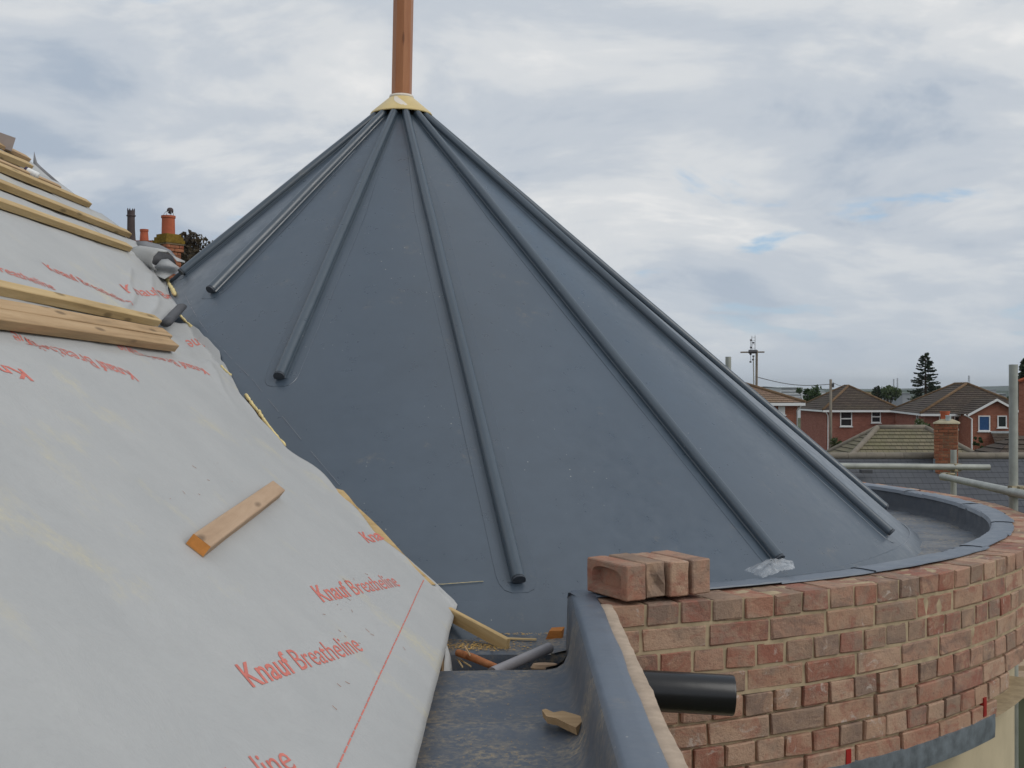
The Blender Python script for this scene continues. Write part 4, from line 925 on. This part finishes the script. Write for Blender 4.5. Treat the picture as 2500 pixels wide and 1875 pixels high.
# ------------------------------------------------------------------ houses
def hip_house(name, label, x0, y0, w, d, yaw, eave, ridge, tile, wallm, wins, ground=-6.6, ov=0.35, front_hip=None, hipmat='ridge', gauge=0.3, pipes=(), sidewins=()):
    """front-left wall corner at x0,y0; front runs +x, depth +y, turned by yaw about the corner"""
    T = Matrix.Translation((x0, y0, 0)) @ Matrix.Rotation(R_(yaw), 4, 'Z')
    h = thing(name, label, 'house', T @ Vector((w / 2, d / 2, ground)))
    MB().box(0, w, 0, d, ground, eave - 0.02, T).obj('wall', M[wallm], h)
    rf = MB(); E0, E1_, E2_, E3 = [T @ Vector(v) for v in ((-ov, -ov, eave), (w + ov, -ov, eave), (w + ov, d + ov, eave), (-ov, d + ov, eave))]
    fh = front_hip if front_hip is not None else min(w, d) / 2
    if w <= d: R0, R1 = T @ Vector((w / 2, fh - ov, ridge)), T @ Vector((w / 2, d - fh + ov, ridge))
    else: R0, R1 = T @ Vector((fh - ov, d / 2, ridge)), T @ Vector((w - fh + ov, d / 2, ridge))
    if w <= d:
        tiled(rf, E0, E1_, R0, R0, gauge, 0.035); tiled(rf, E1_, E2_, R1, R0, gauge, 0.035); tiled(rf, E2_, E3, R1, R1, gauge, 0.035); tiled(rf, E3, E0, R0, R1, gauge, 0.035); hips = ((E0, R0), (E1_, R0), (E2_, R1), (E3, R1), (R0, R1))
    else:
        tiled(rf, E0, E1_, R1, R0, gauge, 0.035); tiled(rf, E1_, E2_, R1, R1, gauge, 0.035); tiled(rf, E2_, E3, R0, R1, gauge, 0.035); tiled(rf, E3, E0, R0, R0, gauge, 0.035); hips = ((E0, R0), (E1_, R1), (E2_, R1), (E3, R0), (R0, R1))
    ro = rf.obj('roof', M[tile], h)
    for a, b in hips: MB().tube([a + Vector((0, 0, 0.03)), b + Vector((0, 0, 0.03))], 0.11, 6).obj('hip_tile', M[hipmat], ro, True)
    MB().box(-ov, w + ov, -ov - 0.05, -ov + 0.06, eave - 0.17, eave - 0.01, T).obj('gutter_board', M['white'], h)
    MB().box(-ov - 0.05, -ov + 0.06, -ov + 0.06, d + ov, eave - 0.15, eave - 0.012, T).obj('gutter_board', M['white'], h)
    MB().box(-ov + 0.06, w + ov, -ov + 0.06, d + ov - 0.06, eave - 0.10, eave - 0.03, T).obj('soffit', M['white'], h)
    for (wx, wz, ww, wh, bar_, mat_) in wins: window(h, T, wx, wz, ww, wh, bar_, mat_)
    for (wy, wz, ww, wh, bar_, mat_) in sidewins: window(h, T @ Matrix.Rotation(R_(-90), 4, 'Z') @ Matrix.Translation((-d, 0, 0)), d - wy, wz, ww, wh, bar_, mat_)
    for px_ in pipes:
        MB().tube([T @ Vector((px_ - 0.25 if px_ < w / 2 else px_ + 0.25, -ov, eave - 0.1)), T @ Vector((px_, -0.09, eave - 0.45)), T @ Vector((px_, -0.09, ground))], 0.05, 8).obj('downpipe', M['white'], h, 50)
    return h, T
def window(h, T, wx, wz, ww, wh, bar_=True, mat_='glass'):
    """wx, wz: lower left corner on the front wall plane y=0"""
    m = MB(); f = 0.075
    m.box(wx, wx + ww, -0.05, 0.02, wz, wz + f, T).box(wx, wx + ww, -0.05, 0.02, wz + wh - f, wz + wh, T).box(wx, wx + f, -0.05, 0.02, wz + f, wz + wh - f, T).box(wx + ww - f, wx + ww, -0.05, 0.02, wz + f, wz + wh - f, T)
    if bar_: m.box(wx + f, wx + ww - f, -0.05, 0.02, wz + wh * 0.47, wz + wh * 0.47 + f * 1.3, T)
    wo = m.obj('window', M['white'], h); MB().box(wx - 0.06, wx + ww + 0.06, -0.12, 0.01, wz - 0.07, wz - 0.003, T).obj('sill', M['white'], wo)
    if bar_:
        MB().box(wx + f, wx + ww - f, -0.022, -0.012, wz + f, wz + wh * 0.47, T).obj('pane', M[mat_], wo); MB().box(wx + f, wx + ww - f, -0.022, -0.012, wz + wh * 0.47 + f * 1.3, wz + wh - f, T).obj('pane', M[mat_], wo)
    else: MB().box(wx + f, wx + ww - f, -0.022, -0.012, wz + f, wz + wh - f, T).obj('pane', M[mat_], wo)
def fx(px, Y): return (px - 1250) / F * Y
def fz(py, Y): return (HZ - py) / F * Y
YA = 95.0; xa = fx(2017, YA)
hip_house('brick_house', 'red brick house with brown hipped roof and two white windows behind the utility pole', xa, YA, fx(2189, YA) - xa, 8.4, 0, fz(1001, YA), fz(942.5, 99), 'tile', 'house',
    [(fx(2051, YA) - xa, fz(1041, YA), 29 / F * YA, 37 / F * YA, True, 'glass'), (fx(2127, YA) - xa, fz(1032, YA), 23 / F * YA, 28 / F * YA, True, 'glass'), (fx(2051, YA) - xa, fz(1100, YA), 29 / F * YA, 18 / F * YA, False, 'glass')], front_hip=4.0, pipes=(0.12, fx(2189, YA) - xa - 0.05))
YB = 82.0; xb = fx(2258, YB); 
hB, TB = hip_house('brick_house', 'red brick house with brown hipped roof beneath the conifer, joined to a gabled wing', xb, YB, 7.4, 12.0, -9, fz(1009.5, YB), fz(937.5, 88), 'tile', 'house',
    [(0.95, fz(1052, YB), 0.9, 1.05, False, 'glass'), (1.95, fz(1048, YB), 0.9, 0.95, True, 'glass')], front_hip=4.4, pipes=(), sidewins=[(3.0, fz(1046, YB), 0.8, 1.2, False, 'glass')])
# gabled wing
YG = 79.5; x0, x1 = fx(2369.5, YG), fx(2492, YG); zE, zP = fz(1009, YG), fz(976, YG); xm = (x0 + x1) / 2
wg = thing('gabled_wing', 'gabled brick wing with white bargeboards and a blue-curtained window', 'house', (xm, YG + 2, -6.6))
m = MB(); m.box(x0, x1, YG, YG + 3.2, -6.6, zE); m.add([(x0, YG, zE + 0.001), (x1, YG, zE + 0.001), (xm, YG, zP - 0.05)], [(0, 1, 2)], [[(x0, zE), (x1, zE), (xm, zP)]]); m.obj('wall', M['house2'], wg)
m = MB(); ov = 0.28; sl_ = (zP - zE) / (xm - x0); e0 = Vector((x0 - ov, YG - 0.25, zE - sl_ * ov + 0.05)); e1_ = Vector((x1 + ov, YG - 0.25, zE - sl_ * ov + 0.05)); pk0 = Vector((xm, YG - 0.25, zP + 0.05)); bk = Vector((0, 5.5, 0))
tiled(m, e0 + bk, e0, pk0, pk0 + bk, 0.3, 0.035); tiled(m, e1_, e1_ + bk, pk0 + bk, pk0, 0.3, 0.035); m.obj('roof', M['tile'], wg)
for a, b in ((e0, pk0), (e1_, pk0)):
    d = (b - a); MB().add([a + Vector((0, -0.03, -0.13)), b + Vector((0, -0.03, -0.13)), b + Vector((0, -0.03, 0.03)), a + Vector((0, -0.03, 0.03)), a + Vector((0, 0.02, -0.13)), b + Vector((0, 0.02, -0.13)), b + Vector((0, 0.02, 0.03)), a + Vector((0, 0.02, 0.03))], [(0, 1, 2, 3), (4, 7, 6, 5), (0, 4, 5, 1), (3, 2, 6, 7), (0, 3, 7, 4), (1, 5, 6, 2)]).obj('bargeboard', M['white'], wg)
TG = Matrix.Translation((0, YG, 0))
window(wg, TG, fx(2388, YG), fz(1052.6, YG), fx(2417, YG) - fx(2388, YG), 38 / F * YG, False, 'blue'); window(wg, TG, fx(2434.7, YG), fz(1044, YG), 23 / F * YG, 29.5 / F * YG, False, 'glass')
MB().tube([(x0 - 0.45, YG - 0.1, zE - 0.1), (x0 + 0.05, YG - 0.09, zE - 0.38), (x0 + 0.05, YG - 0.09, -6.6)], 0.055, 8).obj('downpipe', M['white'], wg, 50)
m = MB(); lx0, lx1 = fx(2419, YG), fx(2475, YG); zl = fz(1056, YG); tiled(m, (lx0 - 0.3, YG - 2.2, zl - 1.5), (lx1 + 0.8, YG - 2.2, zl - 1.5), (lx1 + 0.6, YG - 0.02, zl), (lx0, YG - 0.02, zl), 0.28, 0.03); lt = m.obj('lean_to_roof', M['tile'], wg)
MB().box(lx0, lx1, YG - 0.10, YG - 0.003, zl - 0.08, zl + 0.10).obj('flashing', M['palegrey'], lt)
YC = 66.0; xc1 = fx(1947, YC); wC = 9.0
hip_house('brick_house', 'house with tan tiled roof half hidden behind the cone edge below the aerial', xc1 - wC, YC, wC, 7.0, 0, fz(983, YC), fz(915, 69.5), 'tile2', 'house2', [(fx(1900, YC) - xc1 + wC, fz(1012, YC), 16 / F * YC, 20 / F * YC, False, 'white')], front_hip=4.45, pipes=(wC - 0.05,))
YD = 60.0; xd = fx(2487, YD)
hD = thing('brick_house', 'orange brick gable with grey roof cut off by the right picture edge', 'house', (xd + 3, YD + 3, -6.6))
TD = Matrix.Translation((xd, YD, 0)) @ Matrix.Rotation(R_(-27), 4, 'Z'); ze_, zp_ = fz(1006, YD), fz(931, YD)
m = MB(); m.box(0, 6, 0, 7, -6.6, ze_, TD); m.add([TD @ Vector(v) for v in ((0, 0, ze_ + 0.001), (6, 0, ze_ + 0.001), (3, 0, zp_ + 1.2), (0, 0, zp_))], [(0, 1, 2, 3)], [[(0, 0), (6, 0), (3, 3), (0, 1.6)]])
m.add([TD @ Vector(v) for v in ((0, 0, ze_ + 0.001), (0, 7, ze_ + 0.001), (0, 7, zp_), (0, 0, zp_))], [(0, 3, 2, 1)], [[(0, 0), (0, 1.6), (7, 1.6), (7, 0)]]); m.obj('wall', M['house2'], hD)
m = MB(); tiled(m, TD @ Vector((0.1, 7.2, zp_ - 0.1)), TD @ Vector((0.1, 0.1, zp_ - 0.1)), TD @ Vector((3, 0.1, zp_ + 1.3)), TD @ Vector((3, 7.2, zp_ + 1.3)), 0.3, 0.03); tiled(m, TD @ Vector((6.2, 0.1, ze_ - 0.1)), TD @ Vector((6.2, 7.2, ze_ - 0.1)), TD @ Vector((3, 7.2, zp_ + 1.3)), TD @ Vector((3, 0.1, zp_ + 1.3)), 0.3, 0.03); m.obj('roof', M['slate'], hD)
MB().tube([TD @ Vector((0, -0.05, zp_)), TD @ Vector((3, -0.05, zp_ + 1.3))], 0.10, 6).obj('hip_tile', M['terra'], hD)
# bungalow with mossy roof in the middle distance
YM = 50.0; xr0, xr1 = fx(2143, 53), fx(2258.5, 53); zr = fz(1045, 53)
bg_ = thing('bungalow', 'low building with mossy olive tiled hipped roof left of the brick chimney', 'house', ((xr0 + xr1) / 2, 53, -6.6))
m = MB(); hh_ = 2.3; ze = zr - hh_; o3 = 3.35
c_ = [Vector((xr0 - o3, 53 - o3, ze)), Vector((xr1 + o3, 53 - o3, ze)), Vector((xr1 + o3, 53 + o3, ze)), Vector((xr0 - o3, 53 + o3, ze))]; ra, rb = Vector((xr0, 53, zr)), Vector((xr1, 53, zr))
tiled(m, c_[0], c_[1], rb, ra, 0.28, 0.04); tiled(m, c_[1], c_[2], rb, rb, 0.28, 0.04); tiled(m, c_[2], c_[3], ra, rb, 0.28, 0.04); tiled(m, c_[3], c_[0], ra, ra, 0.28, 0.04); ro = m.obj('roof', M['tile3'], bg_)
for a, b in ((c_[0], ra), (c_[1], rb), (c_[2], rb), (c_[3], ra), (ra, rb)): MB().tube([a + Vector((0, 0, 0.03)), b + Vector((0, 0, 0.03))], 0.12, 8).obj('hip_tile', M['ridge2'], ro, True)
MB().box(xr0 - o3 + 0.4, xr1 + o3 - 0.4, 53 - o3 + 0.4, 53 + o3 - 0.4, -6.6, ze).obj('wall', M['house'], bg_)
# dark hipped garage roof behind the right scaffold tube
gx0, gx1 = fx(2440, 44), fx(2540, 44); gzr = fz(1064, 44)
gr = thing('garage', 'low garage with dark tiled hipped roof behind the upright scaffold tube', 'garage', ((gx0 + gx1) / 2, 44, -6.6))
m = MB(); gc = [Vector((gx0 - 1.6, 41.8, gzr - 1.25)), Vector((gx1 + 1.6, 41.8, gzr - 1.25)), Vector((gx1 + 1.6, 46.2, gzr - 1.25)), Vector((gx0 - 1.6, 46.2, gzr - 1.25))]; ra, rb = Vector((gx0 + 0.6, 44, gzr)), Vector((gx1, 44, gzr))
tiled(m, gc[0], gc[1], rb, ra, 0.3, 0.04); tiled(m, gc[2], gc[3], ra, rb, 0.3, 0.04); tiled(m, gc[3], gc[0], ra, ra, 0.3, 0.04); tiled(m, gc[1], gc[2], rb, rb, 0.3, 0.04); m.obj('roof', M['tile'], gr); MB().box(gx0 - 1.3, gx1 + 1.3, 42.1, 45.9, -6.6, gzr - 1.24).obj('wall', M['house'], gr)

# ------------------------------------------------------------------ aerial, utility pole, cables
YT = 69.0
ae = thing('tv_aerial', 'tall television aerial mast with cross arm above the tan tiled roof', 'aerial', P(1847.5, 925, YT))
zh = lambda x, y: (1780 + x * 0.1688, 800 + y * 0.1688)
def rod(a, b, r, nm='element', mt='alu'): MB().tube([P(*zh(*a), YT), P(*zh(*b), YT)], r, 6).obj(nm, M[mt], ae)
rod((400, 325), (397, 860), 0.075, 'mast', 'polewood'); rod((350, 410), (358, 840), 0.035, 'mast', 'steel'); rod((165, 356), (510, 352), 0.05, 'cross_arm', 'polewood')
rod((285, 348), (400, 346), 0.13, 'bracket', 'darksheet'); rod((376, 115), (376, 330), 0.022); rod((330, 120), (330, 330), 0.02); rod((312, 165), (312, 500), 0.018)
for (x, y) in ((316, 180), (350, 218), (316, 285), (310, 385), (345, 462), (308, 495), (350, 412)): rod((x - 12, y), (x + 14, y), 0.055, 'dipole', 'darksheet')
for y in (150, 190, 250, 300): rod((312, y), (378, y - 6), 0.012)
YP = 78.0
up = thing('utility_pole', 'weathered grey timber utility pole in front of the red brick house', 'pole', (P(2028, 1090, YP).x, YP, -6.6))
MB().tube([P(2028, 926, YP), (P(2028, 926, YP).x, YP, -6.6)], [0.085, 0.12], 12).obj('pole_shaft', M['polewood'], up, True); MB().box(-0.07, 0.07, -0.1, 0.1, -0.16, 0.12, Matrix.Translation(P(2033, 940, YP))).obj('bracket', M['darksheet'], up)
a, b = P(1850, 921, YT), P(2025, 938, YP); tag(MB().tube([a.lerp(b, k / 10) + Vector((0, 0, -0.25 * math.sin(math.pi * k / 10))) for k in range(11)], 0.022, 5).obj('overhead_cable', M['cable']), 'overhead cable from the aerial mast to the utility pole', 'cable')
a, b = P(2033, 934, YP), P(2068, 942.5, 97); tag(MB().tube([a.lerp(b, k / 6) + Vector((0, 0, -0.1 * math.sin(math.pi * k / 6))) for k in range(7)], 0.018, 5).obj('overhead_cable', M['cable']), 'overhead cable from the utility pole to the house ridge', 'cable')

# ------------------------------------------------------------------ left chimneys
def pot_at(parent, pc, r0, r1, zb, zt, mat, crown=False):
    pr_ = [(r0, zb), (r0 * 0.97, zb + 0.03), (r1, zt - 0.06), (r1 * 1.12, zt - 0.05), (r1 * 1.12, zt), (r1 * 0.85, zt), (r1 * 0.8, zb + 0.1)]
    return MB().lathe(pr_, 22, (pc.x, pc.y, 0), False).obj('chimney_pot', M[mat], parent, 35)
YL = 26.0; c1 = P(412, 575, YL)
ls = thing('brick_chimney', 'brick chimney stack with mossy stepped cap and tall terracotta pot beside the cone', 'chimney', (c1.x, YL, -6.6))
LMt = Matrix.Translation((c1.x, YL, 0)) @ Matrix.Rotation(R_(-38), 4, 'Z')
def lstep(h_, z0, z1, mat, nm): return MB().box(-h_, h_, -h_, h_, z0, z1, LMt).obj(nm, M[mat], ls)
z0 = c1.z
for hs, za, zb in ((0.19, -0.045, 0.02), (0.225, -0.115, -0.045), (0.25, -0.185, -0.115)): lstep(hs, z0 + za, z0 + zb, 'moss', 'cap_course')
lstep(0.236, z0 - 0.22, z0 - 0.185, 'mortar2', 'neck'); lstep(0.175, -6.6, z0 - 0.22, 'mortar2', 'core')
for r in range(14):
    z = z0 - 0.225 - 0.0375 - 0.075 * r; o_ = 0.225 if r < 2 else 0.19
    for side in (0, 1, 3):
        for x, ms in ([(-0.11, CB), (0.11, CB)] if r % 2 else [(-0.165, CH_), (0.0, CB), (0.165, CH_)]):
            o = bpy.data.objects.new('brick', ms[random.randrange(4)]); place(o, ls, LMt @ Matrix.Rotation(R_(90 * side), 4, 'Z') @ Matrix.Translation((x * (1.1 if r < 2 else 0.88), -o_ + 0.05, z)) @ Matrix.Diagonal((1.1 if r < 2 else 0.88, 1, 1, 1)))
pt = pot_at(ls, P(411, 550, YL), 0.152, 0.140, z0 + 0.0, fz(527, YL), 'terra')
cw = MB(); pt_c = P(411, 527, YL)
for k in range(8):
    a = 2 * math.pi * k / 8; cw.tube([pt_c + Vector((0.13 * math.cos(a), 0.13 * math.sin(a), 0)), pt_c + Vector((0.09 * math.cos(a) + 0.02, 0.09 * math.sin(a), 0.08)), pt_c + Vector((0.03, 0, 0.13))], 0.006, 4)
cw.obj('wire_guard', M['alu'], ls)
bl = MB(); bc = P(415.5, 514.5, YL)
bl.lathe([(0.012, -0.072), (0.052, -0.05), (0.075, -0.005), (0.066, 0.04), (0.035, 0.066), (0.008, 0.07)], 12, bc); bl.obj('cowl', M['darkpot'], ls, 50)
c2 = P(320, 590, 30); l2 = thing('brick_chimney', 'tall sooty crown-topped chimney pot on a stack behind the upper battens', 'chimney', (c2.x, 30, -6.6))
MB().box(-0.25, 0.25, -0.25, 0.25, -6.6, c2.z - 0.1, Matrix.Translation((c2.x, 30, 0))).obj('stack', M['chim'], l2)
zb = fz(592, 30); ztp = fz(527, 30); MB().lathe([(0.118, zb - 0.1), (0.12, zb), (0.098, fz(560, 30)), (0.094, ztp - 0.02), (0.117, ztp - 0.01), (0.117, ztp + 0.015), (0.096, ztp + 0.025), (0.098, ztp + 0.13), (0.075, ztp + 0.13), (0.075, zb)], 16, (c2.x, 30, 0), False).obj('chimney_pot', M['darkpot'], l2, 35)
cr = MB()
for k in range(8):
    a0, a1 = 2 * math.pi * k / 8, 2 * math.pi * (k + 1) / 8; am = (a0 + a1) / 2
    for rr_ in (0.099, 0.076): pass
    q = lambda a, r, z: Vector((c2.x + r * math.cos(a), 30 + r * math.sin(a), z)); zt_ = ztp + 0.129
    cr.add([q(a0, .098, zt_), q(a0 + 0.22, .098, zt_), q(a0, .1, zt_ + 0.06), q(a0, .078, zt_), q(a0 + 0.22, .078, zt_), q(a0, .08, zt_ + 0.06), q(a0 - 0.22, .098, zt_), q(a0 - .22, .078, zt_)], [(0, 1, 2), (3, 5, 4), (1, 4, 5, 2), (6, 0, 2), (7, 5, 3), (6, 2, 5, 7)])
cr.obj('crown', M['darkpot'], l2)
c3 = P(352, 590, 28); l3 = thing('brick_chimney', 'short terracotta chimney pot between the sooty pot and the mossy stack', 'chimney', (c3.x, 28, -6.6))
MB().box(-0.25, 0.25, -0.25, 0.25, -6.6, c3.z, Matrix.Translation((c3.x, 28, 0))).obj('stack', M['chim'], l3); pot_at(l3, c3, 0.108, 0.09, c3.z, fz(560, 28), 'terra')

# ------------------------------------------------------------------ trees and shrubs
def leaf_cloud(m, c, rad, n, size, rnd, flat=0.8):
    for _ in range(n):
        d = Vector((rnd.gauss(0, 1), rnd.gauss(0, 1), rnd.gauss(0, 1))).normalized() * rad * rnd.random() ** 0.45; d.z *= flat
        a = Vector((rnd.gauss(0, 1), rnd.gauss(0, 1), rnd.gauss(0, 1))).normalized(); b = a.cross(Vector((rnd.gauss(0, 1), rnd.gauss(0, 1), rnd.gauss(0, 1)))).normalized(); s = size * rnd.uniform(0.6, 1.3); p = c + d
        m.add([p - a * s, p + b * s * 0.5, p + a * s, p - b * s * 0.5], [(0, 1, 2, 3)])
def broad_tree(label, base, crown_c, rx, rz, n, size, mat, seed, cat='tree', nm='broadleaf_tree', clumps=16):
    rnd = random.Random(seed); t = thing(nm, label, cat, base); base = Vector(base); crown_c = Vector(crown_c); tr = MB()
    tr.tube([base, base.lerp(crown_c, 0.5) + Vector((0.1, 0, 0)), crown_c], [rx * 0.09, rx * 0.06, rx * 0.03], 8); lf = MB()
    for k in range(clumps):
        d = Vector((rnd.gauss(0, 1), rnd.gauss(0, 1), rnd.gauss(0, 0.8))).normalized() * rnd.uniform(0.45, 0.95); p = crown_c + Vector((d.x * rx, d.y * rx, d.z * rz)); tr.tube([base.lerp(crown_c, 0.6), base.lerp(crown_c, 0.6).lerp(p, 0.6) + Vector((0, 0, 0.05 * rz)), p], [rx * 0.03, rx * 0.018, rx * 0.006], 5)
        leaf_cloud(lf, p, rx * rnd.uniform(0.22, 0.42), n // clumps, size, rnd)
    tr.obj('trunk', M['bark'], t); lf.obj('crown', M[mat], t); return t
pc_ = P(462, 650, 34); broad_tree('dark purple-leaved tree behind the mossy chimney stack', (pc_.x, 34, -6.6), (pc_.x, 34, fz(648, 34)), 1.15, 1.05, 3000, 0.075, 'purple', 3, clumps=26)
pc_ = P(385, 640, 36); broad_tree('dark purple-leaved tree behind the short terracotta pot', (pc_.x, 36, -6.6), (pc_.x, 36, fz(640, 36)), 0.85, 0.85, 1500, 0.075, 'purple', 8, clumps=18)
def conifer_tree(label, px, ytop, Y, h, wid, seed, dens=1.0):
    rnd = random.Random(seed); x = fx(px, Y); zt = fz(ytop, Y); t = thing('conifer_tree', label, 'tree', (x, Y, -6.6)); tr = MB(); lf = MB()
    tr.tube([(x, Y, -6.6), (x + 0.05, Y, (zt - 6.6) / 2), (x, Y, zt)], [0.22, 0.16, 0.02], 8)
    nb = int(135 * dens)
    for i in range(nb):
        f = (i + rnd.random()) / nb; z = zt - 0.05 - f ** 0.95 * h; L = wid * (0.10 + 0.90 * f ** 0.75) * rnd.uniform(0.55, 1.08); a = rnd.uniform(0, 2 * math.pi); dirv = Vector((math.cos(a), math.sin(a), 0)); p0 = Vector((x, Y, z)); dr = 0.10 + 0.35 * f
        pts = [p0 + dirv * L * t_ + Vector((0, 0, 0.12 * L - dr * L * t_ + 0.28 * L * t_ * t_)) for t_ in (0, 0.35, 0.7, 1)]; tr.tube(pts, [0.030, 0.022, 0.014, 0.005], 4)
        for k in range(int(14 + 46 * L / wid)):
            t_ = rnd.uniform(0.15, 1.0) ** 0.8; q = p0 + dirv * L * t_ + Vector((0, 0, 0.12 * L - dr * L * t_ + 0.28 * L * t_ * t_)); sd_ = dirv.cross(Vector((0, 0, 1))) * rnd.choice((-1, 1)) * rnd.uniform(0.3, 1); l_ = rnd.uniform(0.14, 0.34) * (1.15 - 0.5 * t_)
            e = (dirv * 0.8 + sd_ + Vector((0, 0, rnd.uniform(-0.7, 0.1)))).normalized() * l_; w = e.cross(Vector((rnd.gauss(0, 1), rnd.gauss(0, 1), rnd.gauss(0, 1)))).normalized() * 0.085; lf.add([q, q + e * 0.5 + w, q + e, q + e * 0.5 - w], [(0, 1, 2, 3)])
    tr.obj('trunk', M['bark'], t); lf.obj('crown', M['conifer'], t)
conifer_tree('tall ragged conifer rising behind the right-hand brown roof', 2259, 861, 120, 5.0, 2.0, 11, 1.0)
conifer_tree('dark conifer above the orange gable at the right picture edge', 2506, 872, 75, 2.8, 1.1, 17, 1.0)
conifer_tree('small pointed conifer between the two brown roofs', 2141, 942, 150, 3.5, 1.6, 5, 0.7)
broad_tree('green trees between the two brown roofs below the twin stacks', (fx(2165, 190), 190, -8), (fx(2165, 190), 190, fz(963, 190)), 2.7, 1.4, 1300, 0.30, 'leaf', 21)
broad_tree('green tree between the white shed and the utility pole', (fx(1972, 140), 140, -8), (fx(1972, 140), 140, fz(968, 140)), 1.6, 1.3, 900, 0.22, 'ivy', 23)
broad_tree('leafy green shrub left of the brick chimney, behind the mossy roof', (fx(2255, 66), 66, -6.6), (fx(2255, 66), 66, fz(1047, 66)), 0.75, 0.42, 1100, 0.10, 'leaf', 24, 'shrub', 'shrub')
broad_tree('narrow ivy-covered shrub against the gabled wing', (fx(2388, 76.5), 76.5, -6.6), (fx(2388, 76.5), 76.5, fz(1088, 76.5)), 0.28, 0.75, 900, 0.08, 'ivy', 25, 'shrub', 'shrub', 14)
broad_tree('low shrub at the foot of the utility pole', (fx(2040, 72), 72, -6.6), (fx(2040, 72), 72, fz(1088, 72)), 0.5, 0.5, 500, 0.09, 'leaf', 26, 'shrub', 'shrub', 10)

# ------------------------------------------------------------------ far town
def shed(name, label, px0, px1, yt, yb, Y, mat, cat='building', rib=0):
    x0, x1, zt, zb = fx(px0, Y), fx(px1, Y), fz(yt, Y), fz(yb, Y); t = thing(name, label, cat, ((x0 + x1) / 2, Y + 5, zb - 6)); MB().box(x0, x1, Y, Y + 30, zb - 8, zt).obj('wall', M[mat], t)
    m = MB(); h_ = (x1 - x0) * 0.05; m.add([(x0 - 0.4, Y - 0.4, zt), (x1 + 0.4, Y - 0.4, zt), (x1 + 0.4, Y + 15, zt + h_), (x0 - 0.4, Y + 15, zt + h_), (x0 - 0.4, Y + 30.4, zt), (x1 + 0.4, Y + 30.4, zt)], [(0, 1, 2, 3), (3, 2, 5, 4)]); m.obj('roof', M['fargrey' if mat != 'farwhite' else 'palegrey'], t)
    for k in range(rib):
        z = zb + (zt - zb) * (k + 0.5) / rib; MB().box(x0 + 0.3, x1 - 0.3, Y - 0.12, Y - 0.01, z - 0.12, z + 0.12).obj('window_band', M['fargrey'], t)
    return t
shed('white_shed', 'long white banded building behind the tan tiled roof', 1905, 1960, 946, 975, 260, 'farwhite', rib=4)
shed('white_shed', 'low white roofed building just left of the utility pole', 1962, 2016, 955, 966, 330, 'farwhite')
shed('far_building', 'small yellow block right of the small conifer', 2169, 2178, 957, 968, 420, 'faryellow')
shed('far_building', 'small yellow block with dark roof under the twin stacks', 2191, 2201, 963, 974, 400, 'faryellow')
shed('far_building', 'grey roofed block left of the conifer trunk', 2203, 2222, 960, 975, 380, 'fargrey')
shed('far_building', 'pale building on the slope right of the brown roof', 2354, 2384, 950, 958, 700, 'farwhite')
shed('far_building', 'small pale building below the far hill', 2396, 2408, 953, 959, 760, 'farwhite')
shed('far_building', 'dark low building below the far hill', 2412, 2432, 951, 958, 720, 'fargrey')
shed('far_building', 'long grey roofed building behind the gabled wing', 2392, 2456, 962, 970, 300, 'fargrey')
for px, lab in ((2182, 'left one of two thin far smokestacks'), (2191, 'right one of two thin far smokestacks')):
    Y = 1800; tag(MB().tube([P(px, 923 if px > 2185 else 925, Y), (fx(px, Y), Y, -20)], [1.0, 1.25], 10).obj('smokestack', M['fargrey'], None, True), lab, 'chimney')
Y = 1700; py = thing('lattice_mast', 'thin lattice mast standing on the far hill', 'mast', (fx(2365.5, Y), Y, 0))
m = MB()
for sx in (-1, 1):
    for sy in (-1, 1): m.tube([(fx(2365.5, Y) + sx * 1.6, Y + sy * 1.6, -10), (fx(2365.5, Y) + sx * 0.5, Y + sy * 0.5, fz(917, Y))], 0.22, 4)
m.obj('legs', M['fargrey'], py)
for k in range(4):
    z = fz(920 + 5 * k, Y); MB().box(fx(2365.5, Y) - 1.2, fx(2365.5, Y) + 1.2, Y - 1, Y + 1, z, z + 0.5).obj('brace', M['fargrey'], py)

# ------------------------------------------------------------------ thin haze over the town
hz = MB().box(-4500, 6500, -300, 9000, -60, 60)
vm = bpy.data.materials.new('haze_air'); vm.use_nodes = True; vm.node_tree.nodes.clear()
vo = vm.node_tree.nodes.new('ShaderNodeOutputMaterial'); pv = vm.node_tree.nodes.new('ShaderNodeVolumePrincipled')
pv.inputs['Color'].default_value = (0.80, 0.86, 0.92, 1); pv.inputs['Density'].default_value = 0.00012
vm.node_tree.links.new(pv.outputs[0], vo.inputs['Volume'])
tag(hz.obj('haze', vm), kind='stuff')
